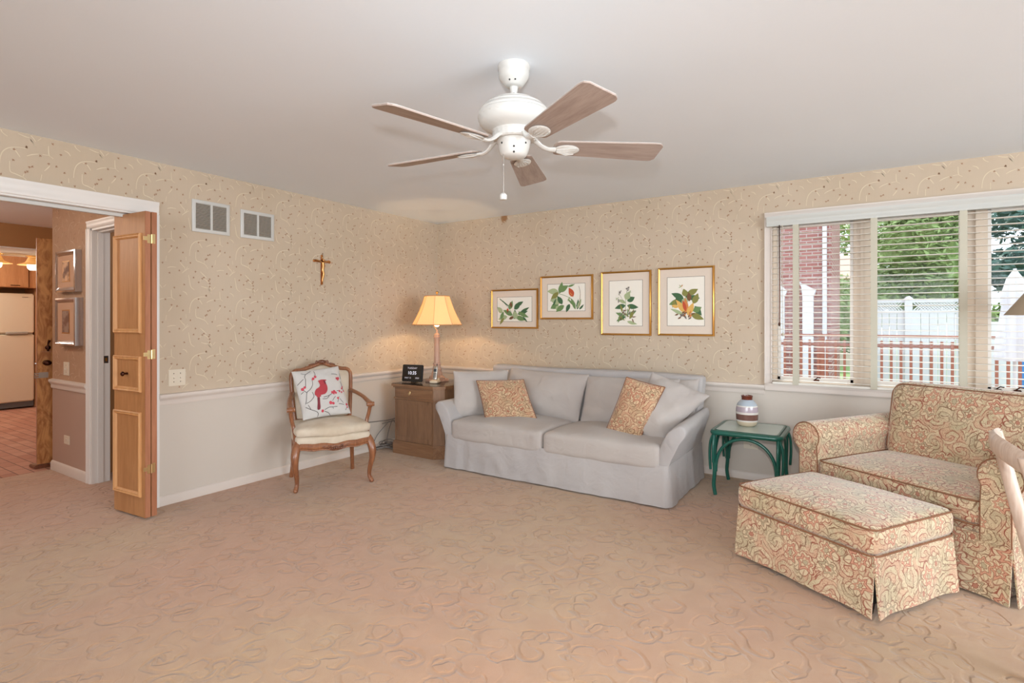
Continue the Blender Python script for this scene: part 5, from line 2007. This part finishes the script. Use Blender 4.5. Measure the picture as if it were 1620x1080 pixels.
def fskirt(mb, x0, x1, y0, y1, zt, flare, sides='flrb', gap=.022, wav=.006, z0=.012, seed=0):
    """skirt panels with corner slits; sides f(ront) l r b"""
    defs = {'f': ((x0, y0), (x1, y0), (0, -1)), 'r': ((x1, y0), (x1, y1), (1, 0)), 'b': ((x1, y1), (x0, y1), (0, 1)), 'l': ((x0, y1), (x0, y0), (-1, 0))}
    for s in sides:
        (ax, ay), (bx, by), (nx, ny) = defs[s]
        L = math.hypot(bx - ax, by - ay)
        def fn(u, v, ax=ax, ay=ay, bx=bx, by=by, nx=nx, ny=ny, L=L):
            g = (1 - v) ** 1.3
            m = gap * g * .6
            fl = flare * (1 - v)
            t = lerp(-fl * .5 + m, L + fl * .5 - m, u) / L
            edge = math.exp(-((min(u, 1 - u) * L) / .06) ** 2)
            o = fl + wav * (1 - v) * math.sin(u * L * 17 + seed + nx * 3) + .007 * edge * (1 - v)
            return Vector((ax + (bx - ax) * t + nx * o, ay + (by - ay) * t + ny * o, z0 + v * (zt - z0) - .006 * edge * (1 - v)))
        mb.grid(fn, 28, 8, .007)


mb = MB()
fskirt(mb, -.548, .548, -.468, .465, .30, .018)
mb.box(-.52, .52, -.44, .44, .03, .29)
mb.obj('skirt', 'floral', ac, smooth=50, uv=True)
mb = MB()
mb.rbox((0, -.05, .30), (.43, .40, .06), .03, 8)
mb.obj('seat_base', 'floral', ac, smooth=60, uv=True)
mb = MB()
mb.rbox((0, -.125, .395), (.425, .352, .066), .038, 14, .030)
sc_ = mb.obj('seat_cushion', 'floral', ac, smooth=60, uv=True)
for z in (.335, .452):
    mb = MB()
    mb.tube([p + Vector((0, 0, .004 * math.sin(p.x * 9))) for p in rr(-.423, .423, -.476, .225, .045, z)], .0042, 6, closed=True)
    mb.obj('piping', 'welt', sc_, smooth=60)


def aroll(y, f=1.0):
    inn, out, rcx, rcz, rr_ = .425, .548, .505, .588, .092
    pts = [(inn, .27), (inn, .45), (inn + .004, .54)]
    for k in range(15):
        a = R(190 - k * 225 / 14)
        pts.append((rcx + rr_ * math.cos(a), rcz + rr_ * math.sin(a)))
    pts += [(out, .50), (out, .40), (out, .27)]
    return pts


for s in (1, -1):
    mb = MB()
    secs = []
    ys = [-.478, -.474, -.462, -.44, -.3, -.1, .1, .3, .40, .44]
    ks = [.93, .97, .995, 1, 1, 1, 1, 1, 1, .95]
    for y, k in zip(ys, ks):
        P_ = aroll(y)
        cx, cz = .49, .5
        secs.append([Vector((s * (cx + (x - cx) * k), y, (cz + (z - cz) * k) if z > .3 else z)) for x, z in P_])
    mb.loft(secs)
    a_ = mb.obj('arm', 'floral', ac, smooth=50, uv=True)
    mb = MB()
    mb.tube([Vector((s * (.49 + (x - .49) * .985), -.473, (.5 + (z - .5) * .985) if z > .3 else z)) for x, z in aroll(0)], .0042, 6)
    mb.obj('piping', 'welt', a_, smooth=60)
mb = MB()


def backfn(q):
    t = (q.z + .30) / .6
    return Vector((q.x * (1.0 - .02 * t) , q.y + .06 * t - .012 * math.sin(PI * (q.x / .5 + .5)), q.z - .03 * (q.x / .5) ** 4))


mb.rbox((0, .345, .52), (.50, .085, .36), .06, 12, 0, backfn)
mb.obj('backrest', 'floral', ac, smooth=60, uv=True)
mb = MB()


def bcfn(q):
    t = (q.z + .26) / .52
    return Vector((q.x * (1 + .05 * t), q.y + .13 * t - .04 * (1 - (q.x / .43) ** 2) * math.sin(PI * max(0, min(1, t))) * (1 if q.y < 0 else 0), q.z))


mb.rbox((0, .235, .665), (.425, .085, .245), .07, 14, .0, bcfn)
bc = mb.obj('back_cushion', 'floral', ac, smooth=60, uv=True)
mb = MB()
pp = []
for p in rr(-.405, .405, -.225, .225, .07, 0):
    q = bcfn(Vector((p.x, -.06, p.y)))
    pp.append(Vector((q.x * 1.015, .235 + q.y + .0, .665 + q.z * 1.03)))
mb.tube(pp, .0042, 6, closed=True)
mb.obj('piping', 'welt', bc, smooth=60)

ot = thing('ottoman', 'rectangular floral upholstered ottoman in front of the armchair', 'ottoman', (4.09, -1.548, 0), R(-32))
mb = MB()
fskirt(mb, -.375, .375, -.305, .305,   .285, .018, gap=.016, wav=.004, z0=.02)
mb.obj('skirt', 'floral', ot, smooth=50, uv=True)
mb = MB()
mb.box(-.35, .35, -.28, .28, .05, .28, .01)
mb.obj('base', 'dark', ot, smooth=50)
for s in (-1, 1):
    for q in (-1, 1):
        mb = MB()
        mb.lathe([(.014, .0), (.022, .05)], (s * .32, q * .25, 0), 12)
        mb.obj('foot', 'black', ot)
mb = MB()
mb.rbox((0, 0, .342), (.385, .318, .066), .040, 16, .034)
oc = mb.obj('seat_cushion', 'floral', ot, smooth=60, uv=True)
for z in (.283, .398):
    mb = MB()
    mb.tube(rr(-.383, .383, -.316, .316, .045, z), .0046, 6, closed=True)
    mb.obj('piping', 'welt', oc, smooth=60)

# ------------------------------------------------------------------ floor lamp behind the armchair (shade at the photo's right edge)
FLX, FLY = 5.17, -.33
fl = thing('floor_lamp', 'taupe lamp shade of a floor lamp before the window at the right edge', 'lamp', (FLX, FLY, 0))
mb = MB()
mb.lathe([(.13, .0), (.13, .015), (.10, .03), (.03, .04), (.012, .06)], (FLX, FLY, 0), 28)
mb.obj('base', 'bronze', fl, world=True, smooth=50)
mb = MB()
mb.tube([(FLX, FLY, .04), (FLX, FLY, 1.62)], .010, 12)
mb.obj('pole', 'bronze', fl, world=True)
mb = MB()
pr_ = [(.232, 1.355), (.085, 1.565), (.082, 1.563), (.228, 1.355), (.232, 1.355)]
mb.lathe(pr_, (FLX, FLY, 0), 40, cap=False)
for k in range(3):
    a = k * 2 * PI / 3
    mb.tube([(FLX, FLY, 1.56), (FLX + .084 * math.cos(a), FLY + .084 * math.sin(a), 1.563)], .002, 5)
mb.obj('lamp_shade', 'shade2', fl, world=True, smooth=50)

# ------------------------------------------------------------------ pale wooden dining chair at the right edge
dc = thing('dining_chair', 'pale washed wooden chair back in front of the floral armchair at the right edge', 'chair', (4.93, -2.43, 0))
for y in (-2.19, -2.67):
    mb = MB()
    p = catmull([(4.622, y, .912), (4.640, y, .84), (4.675, y, .68), (4.712, y, .52), (4.74, y, .38), (4.748, y, .2), (4.735, y, .0)], 5)
    mb.tube(p, radii([.021, .021, .022, .024, .024, .021, .017], len(p)), 10, sx=1.1, sy=1.0)
    mb.obj('leg', 'pickled', dc, world=True, smooth=60)
    mb = MB()
    mb.tube([(5.14, y + (.0 if y > -2.4 else 0), .44), (5.15, y, .0)], [.022, .015], 10)
    mb.obj('leg', 'pickled', dc, world=True, smooth=60)
mb = MB()
cp = []
for k in range(17):
    t = k / 16
    y = lerp(-2.168, -2.692, t)
    cp.append(Vector((4.615 + .0 - .045 * math.sin(PI * t) + .02, y, .885 + .018 * math.sin(PI * t))))
mb.tube(cp, [.036] * 17, 12, sx=.42, sy=1.0, up=(0, 0, 1))
mb.obj('back_rail', 'pickled', dc, world=True, smooth=60)
mb = MB()
mb.rbox((4.945, -2.43, .445), (.22, .245, .02), .018, 8, .008)
mb.obj('seat', 'velvet', dc, world=True, smooth=60)
mb = MB()
for a, b in (((4.74, -2.19, .41), (5.14, -2.19, .41)), ((4.74, -2.67, .41), (5.14, -2.67, .41)), ((5.14, -2.19, .41), (5.14, -2.67, .41)), ((4.74, -2.19, .41), (4.74, -2.67, .41))):
    mb.tube([a, b], .018, 8)
mb.obj('seat_rail', 'pickled', dc, world=True, smooth=60)

# ------------------------------------------------------------------ ceiling fan
FN = Vector((2.92, -2.875, 0))
fan = thing('ceiling_fan', 'white five-blade ceiling fan with pale wood blades', 'ceiling fan', (2.92, -2.875, H))
mb = MB()
mb.lathe([(.070, 2.4395), (.071, 2.425), (.066, 2.418), (.067, 2.405), (.066, 2.39), (.058, 2.375), (.046, 2.36), (.040, 2.352), (.034, 2.348), (.020, 2.345)], FN, 36)
mb.obj('canopy', 'white', fan, world=True, smooth=50)
mb = MB()
mb.lathe([(.020, 2.35), (.017, 2.335), (.015, 2.325), (.015, 2.305), (.019, 2.300), (.021, 2.288)], FN, 24)
mb.obj('downrod', 'white', fan, world=True, smooth=50)
mb = MB()
mb.lathe([(.022, 2.294), (.05, 2.292), (.082, 2.287), (.098, 2.280), (.101, 2.273), (.116, 2.269), (.130, 2.260), (.132, 2.252), (.143, 2.247), (.151, 2.236), (.151, 2.228), (.157, 2.222), (.159, 2.210), (.157, 2.205)], FN, 48)
mb.lathe([(.157, 2.205), (.154, 2.192), (.146, 2.178), (.132, 2.166), (.112, 2.158), (.096, 2.152), (.092, 2.145), (.094, 2.140), (.094, 2.118), (.088, 2.112)], FN, 96, flute=24, fd=.012, twist=9.0)
mo = mb.obj('motor_housing', 'white', fan, world=True, smooth=30)
mb = MB()
mb.lathe([(.070, 2.118), (.073, 2.108), (.0735, 2.100), (.070, 2.094), (.069, 2.082), (.063, 2.062), (.057, 2.048), (.052, 2.042), (.040, 2.036), (.020, 2.033), (.004, 2.032)], FN, 36)
sw = mb.obj('switch_housing', 'white', fan, world=True, smooth=50)
mb = MB()
for a, z, r_ in ((-105, 2.088, .069), (-57, 2.068, .066), (-57, 2.047, .056), (-10, 2.088, .069)):
    mb.sphere((FN.x + r_ * math.cos(R(a)), FN.y + r_ * math.sin(R(a)), z), .0045, (1, 1, 1), 8, 6)
mb.obj('screw', 'dark', sw, world=True)
mb = MB()
for a, z, r_ in ((-80, 2.362, .047), (-50, 2.362, .047), (-57, 2.312, .0155)):
    mb.sphere((FN.x + r_ * math.cos(R(a)), FN.y + r_ * math.sin(R(a)), z), .004, (1, 1, 1), 8, 6)
mb.obj('canopy_screw', 'dark', fan, world=True)
# one blade (local: x radial, y tangential), copied five times
BZ = 2.088
pitch = Matrix.Rotation(R(-12.5), 3, 'X')
angs = [-175, -103, -31, 41, 113]
blade0 = iron0 = None
for a in angs:
    if blade0 is None:
        mb = MB()
        out = []
        x0, x1 = .175, .665
        n = 20
        def hw(x):
            t = (x - x0) / (x1 - x0)
            w = lerp(.052, .074, min(1, t * 1.1))
            if t < .06: w *= math.sqrt(max(0, 1 - ((.06 - t) / .06) ** 2)) * .6 + .4
            if t > .93: w *= .72 + .28 * math.sqrt(max(0, 1 - ((t - .93) / .07) ** 2))
            return w
        xs = [x0 + (x1 - x0) * k / 40 for k in range(41)]
        poly = [(x, -hw(x)) for x in xs] + [(x, hw(x)) for x in reversed(xs)]
        mb.prism(poly, lambda p, q, d: pitch @ Vector((p, q, d)), -.003, .003)
        blade0 = mb.obj('blade', 'blade', fan, smooth=30)
        blade0.location = (0, 0, BZ - H)
        mb = MB()
        mb.prism(poly, lambda p, q, d: pitch @ Vector((p + (.0 if True else 0), q * 1.0, d)), .0031, .0045)
        wb = mb.obj('white_upper_face', 'white', blade0, smooth=30)
        mb = MB()
        pts = catmull([(.060, 0, .036), (.095, 0, .030), (.125, 0, .004), (.155, 0, -.009), (.185, 0, -.009)], 5)
        mb.tube(pts, radii([.018, .016, .013, .013, .016], len(pts)), 10, sx=1.1, sy=.62)
        m0 = len(mb.bm.verts)
        mb.sphere((.235, 0, -.0085), 1.0, (.058, .042, .0075), 24, 10)
        for k in (-2, -1, 0, 1, 2):
            mb.tube([(.19, k * .004, -.0145), (.235, k * .014, -.0165), (.272, k * .013, -.0125)], .0022, 6)
        iron0 = mb.obj('blade_iron', 'white', blade0, smooth=50)
        iron0.rotation_euler = (R(-12.5), 0, 0)
        b = blade0
    else:
        b = blade0.copy()
        COL.objects.link(b)
        b.parent = fan
        for c in blade0.children:
            k = c.copy()
            COL.objects.link(k)
            k.parent = b
            k.rotation_euler = c.rotation_euler
    b.rotation_euler = (0, 0, R(a))
cx_, cy_ = FN.x - .839 * .045 + .54 * .03, FN.y - .544 * .045 - .84 * .03
mb = MB()
mb.tube([(cx_, cy_, 2.062), (cx_, cy_, 1.875)], .0016, 6)
mb.sphere((cx_, cy_, 2.0), .003, (1, 1, 2.5), 8, 6)
pc = mb.obj('pull_chain', 'nickel', fan, world=True)
mb = MB()
mb.lathe([(.008, 1.845), (.015, 1.847), (.016, 1.866), (.012, 1.872), (.003, 1.877)], (cx_, cy_, 0), 16)
mb.obj('pull_fob', 'white', pc, world=True)

# ------------------------------------------------------------------ outside
mb = MB()
mb.box(-30, 50, 6.3, 60, -.7, -.5)
gr = struct(mb, 'ground', 'grass')
mb = MB()
for k in range(43):
    mb.box(-1.5, 11, .16 + k * .14, .16 + k * .14 + .134, -.16, -.12)
struct(mb, 'floor_deck', 'deckwood', smooth=0)
mb = MB()
mb.box(-4, 12, .14, 1.05, 2.62, 2.78)
struct(mb, 'roof_eave', 'trimwhite', smooth=0)

rl = thing('deck_railing', 'reddish wooden deck railing with balusters outside the window', 'railing', (5, 6, -.12))
for z0, z1, t in ((1.035, 1.075, .07), (.875, .925, .03), (0.0, .05, .03)):
    mb = MB()
    mb.box(1.5, 9.5, 6 - t, 6 + t, z0, z1, .005)
    mb.obj('rail', 'railwood', rl, world=True)
for k in range(5):
    mb = MB()
    x = 1.6 + k * 1.95
    mb.box(x - .045, x + .045, 5.955, 6.045, -.12, 1.033, .004)
    mb.obj('post', 'railwood', rl, world=True)
b0 = None
for k in range(60):
    x = 1.68 + k * .13
    if b0 is None:
        mb = MB()
        mb.box(x - .019, x + .019, 5.932, 5.968, -.02, .98, .002)
        b0 = mb.obj('baluster', 'railwood', rl, world=True)
        bx = x
    else:
        b = b0.copy()
        COL.objects.link(b)
        b.parent = rl
        b.location = (x - bx, 0, 0)

fe = thing('vinyl_fence', 'white vinyl fence with lattice top beyond the deck', 'fence', (5, 10, -.5))
for x in (4.0, 4.97, 6.0):
    mb = MB()
    mb.box(x - .07, x + .07, 9.93, 10.07, -.5, 1.76, .004)
    mb.lathe([(.09, 1.76), (.09, 1.78), (.03, 1.84)], (x, 10, 0), 4)
    mb.obj('post', 'vinyl', fe, world=True, smooth=20)
for a, b in ((4.07, 4.90), (5.04, 5.93)):
    mb = MB()
    mb.box(a, b, 9.98, 10.02, 1.70, 1.765)
    mb.box(a, b, 9.98, 10.02, 1.46, 1.53)
    mb.box(a, b, 9.98, 10.02, -.45, -.35)
    mb.obj('rail', 'vinyl', fe, world=True)
    mb = MB()
    n = int((b - a) / .13)
    w = (b - a) / n
    for k in range(n): mb.box(a + k * w + .004, a + (k + 1) * w - .004, 9.99, 10.01, -.36, 1.48)
    mb.obj('panel', 'vinyl', fe, world=True, smooth=0)
    mb = MB()
    k = a - .2
    while k < b:
        for s in (1, -1):
            q0, q1 = k, k + .17
            if q0 >= a and q1 <= b:
                z0, z1 = (1.53, 1.70) if s > 0 else (1.70, 1.53)
                mb.tube([(q0, 10 + s * .004, z0), (q1, 10 + s * .004, z1)], .011, 4, sx=.5)
        k += .055
    mb.obj('lattice', 'vinyl', fe, world=True, smooth=0)

bh = thing('brick_house', 'red brick house wing with white downspout left of the deck', 'building', (0, 9.5, -.5))
mb = MB()
mb.box(-6, 3.60, 8, 12, -.5, 5.2)
mb.obj('wall', 'brickwall', bh, world=True, smooth=0)
mb = MB()
mb.prism([(7.6, 5.2), (12.4, 5.2), (10, 6.8)], lambda a, b, d: Vector((d, a, b)), -6.3, 3.9)
mb.obj('roof', 'roof', bh, world=True, smooth=0)
mb = MB()
mb.box(3.44, 3.52, 7.92, 7.99, -.4, 5.1, .01)
mb.obj('downspout', 'vinyl', bh, world=True)
for a, b in ((3.10, 3.29), (2.69, 2.77)):
    mb = MB()
    mb.box(a, b, 7.70, 7.70 + b - a, -.5, 1.80)
    mb.prism([(a - .06, 2.10), (a - .02, 1.98), (a, 1.80), (b, 1.80), (b + .05, 1.92)], lambda p, q, d: Vector((p, d, q)), 7.70, 7.70 + b - a)
    mb.obj('porch_column', 'vinyl', bh, world=True, smooth=0)
mb = MB()
mb.box(1.2, 2.4, 7.95, 8.0, .4, 2.0)
mb.obj('window', 'vinyl', bh, world=True, smooth=0)

nh = thing('neighbour_house', 'pale house with shallow pinkish roof beyond the brick wing', 'building', (1, 24, -.5))
mb = MB()
mb.box(-4, 3.7, 21, 27, -.5, 2.95)
mb.obj('wall', 'siding', nh, world=True, smooth=0)
mb = MB()
mb.prism([(20.4, 2.95), (27.6, 2.95), (24, 4.2)], lambda a, b, d: Vector((d, a, b)), -4.4, 4.15)
mb.obj('roof', 'roof', nh, world=True, smooth=0)


def tree(name, label, cat, c, blobs, mat, leaf=.16, n=2600, seed=1, trunk=None, fill=.8):
    rnd = random.Random(seed)
    t = thing(name, label, cat, (c[0], c[1], -.5))
    mb = MB()
    for bx_, by_, bz_, rx_, ry_, rz_ in blobs:
        m0 = len(mb.bm.verts)
        if fill:
            bmesh.ops.create_icosphere(mb.bm, subdivisions=3, radius=1)
            for v in mb._new(m0):
                k = fill * (.85 + .22 * math.sin(v.co.x * 7 + bx_) * math.sin(v.co.y * 6 + 1) + .15 * math.sin(v.co.z * 9 + by_))
                v.co = Vector((bx_ + v.co.x * rx_ * k, by_ + v.co.y * ry_ * k, bz_ + v.co.z * rz_ * k))
        for _ in range(n // len(blobs)):
            d = Vector((rnd.gauss(0, 1), rnd.gauss(0, 1), rnd.gauss(0, 1))).normalized() * rnd.uniform(.72, 1.06)
            p = Vector((bx_ + d.x * rx_, by_ + d.y * ry_, bz_ + d.z * rz_))
            a, b = Vector((rnd.gauss(0, 1), rnd.gauss(0, 1), rnd.gauss(0, .6))).normalized(), None
            b = a.orthogonal().normalized()
            L = leaf * rnd.uniform(.6, 1.3)
            mb.poly([p - a * L, p - b * L * .4, p + a * L, p + b * L * .4])
    mb.obj('foliage', mat, t, world=True, smooth=0, recalc=False)
    if trunk:
        mb = MB()
        mb.tube([(c[0], c[1], -.5), (c[0] + .1, c[1], trunk * .5), (c[0], c[1], trunk)], [.22, .17, .10], 10)
        mb.obj('trunk', 'bark', t, world=True)
    return t


tree('leafy_tree', 'broad green tree filling the middle window behind the fence', 'tree', (5.7, 16, 0), [(5.45, 16, 3.5, 1.25, 1.2, 1.6), (5.8, 16.3, 4.8, 1.4, 1.2, 1.8), (6.0, 16, 2.9, 1.1, 1.2, 1.5), (5.35, 16.4, 2.1, 1.25, 1, 1.2)], 'leaf', .10, 10000, 3, 3.4)
tree('spruce_tree', 'dark blue-green tree seen through the right window with sky gaps', 'tree', (9.0, 18, 0), [(8.4, 18, 4.6, 1.3, 1, .9), (9.6, 18.3, 3.6, 1.6, 1, 1.0), (8.2, 18, 2.9, 1.2, 1, .7), (10.2, 18, 5.2, 1.4, 1, 1.0), (9.2, 18, 2.4, 1.6, 1, .5)], 'leafblue', .16, 3600, 7, 4.6, fill=.62)
tree('leafy_tree', 'pale airy tree above the neighbour roof in the left window', 'tree', (4.4, 28, 0), [(4.0, 28, 5.6, 1.4, 1, 1.6), (5.6, 28, 4.6, 1.2, 1, 1.4)], 'leaf', .2, 1500, 9, 4.6, fill=.5)
tree('round_shrub', 'dense green shrub between the brick wing and the fence', 'shrub', (3.65, 14, 0), [(3.55, 14, 1.5, .55, .5, 1.1), (3.95, 14.3, 1.2, .5, .5, .9)], 'leaf', .09, 1800, 12)
tree('round_shrub', 'low green shrub beyond the railing in the right window', 'shrub', (8.0, 13.7, 0), [(7.4, 13.6, 1.15, .8, .5, .65), (8.6, 13.8, 1.1, .8, .5, .6)], 'leaf', .11, 2000, 14)

um = thing('patio_umbrella', 'closed white patio umbrella on the deck seen through the right window', 'umbrella', (5.80, 4.5, -.12))
mb = MB()
mb.tube([(5.80, 4.5, -.10), (5.80, 4.5, 1.98)], .018, 10)
mb.obj('pole', 'vinyl', um, world=True)
mb = MB()
mb.lathe([(.17, .80), (.175, .83), (.155, 1.1), (.12, 1.4), (.11, 1.5), (.12, 1.62), (.07, 1.85), (.02, 1.95)], (5.80, 4.5, 0), 48, flute=6, fd=.22)
mb.obj('canopy', 'canvas', um, world=True, smooth=60)
mb = MB()
mb.lathe([(.22, -.119), (.22, -.08), (.06, -.05), (.03, .1)], (5.80, 4.5, 0), 24)
mb.obj('base', 'black', um, world=True)
sb = thing('storage_box', 'white outdoor storage box with a blue bundle beyond the railing', 'box', (6.6, 10, -.5))
mb = MB()
mb.box(6.25, 6.75, 9.7, 10.3, -.5, 1.28, .02)
mb.obj('body', 'vinyl', sb, world=True)
mb = MB()
mb.rbox((6.88, 9.95, 1.1), (.12, .2, .12), .05, 5)
mb.box(6.76, 7.0, 9.75, 10.15, -.5, 1.0)
mb.obj('bundle', 'blue', sb, world=True, smooth=60)
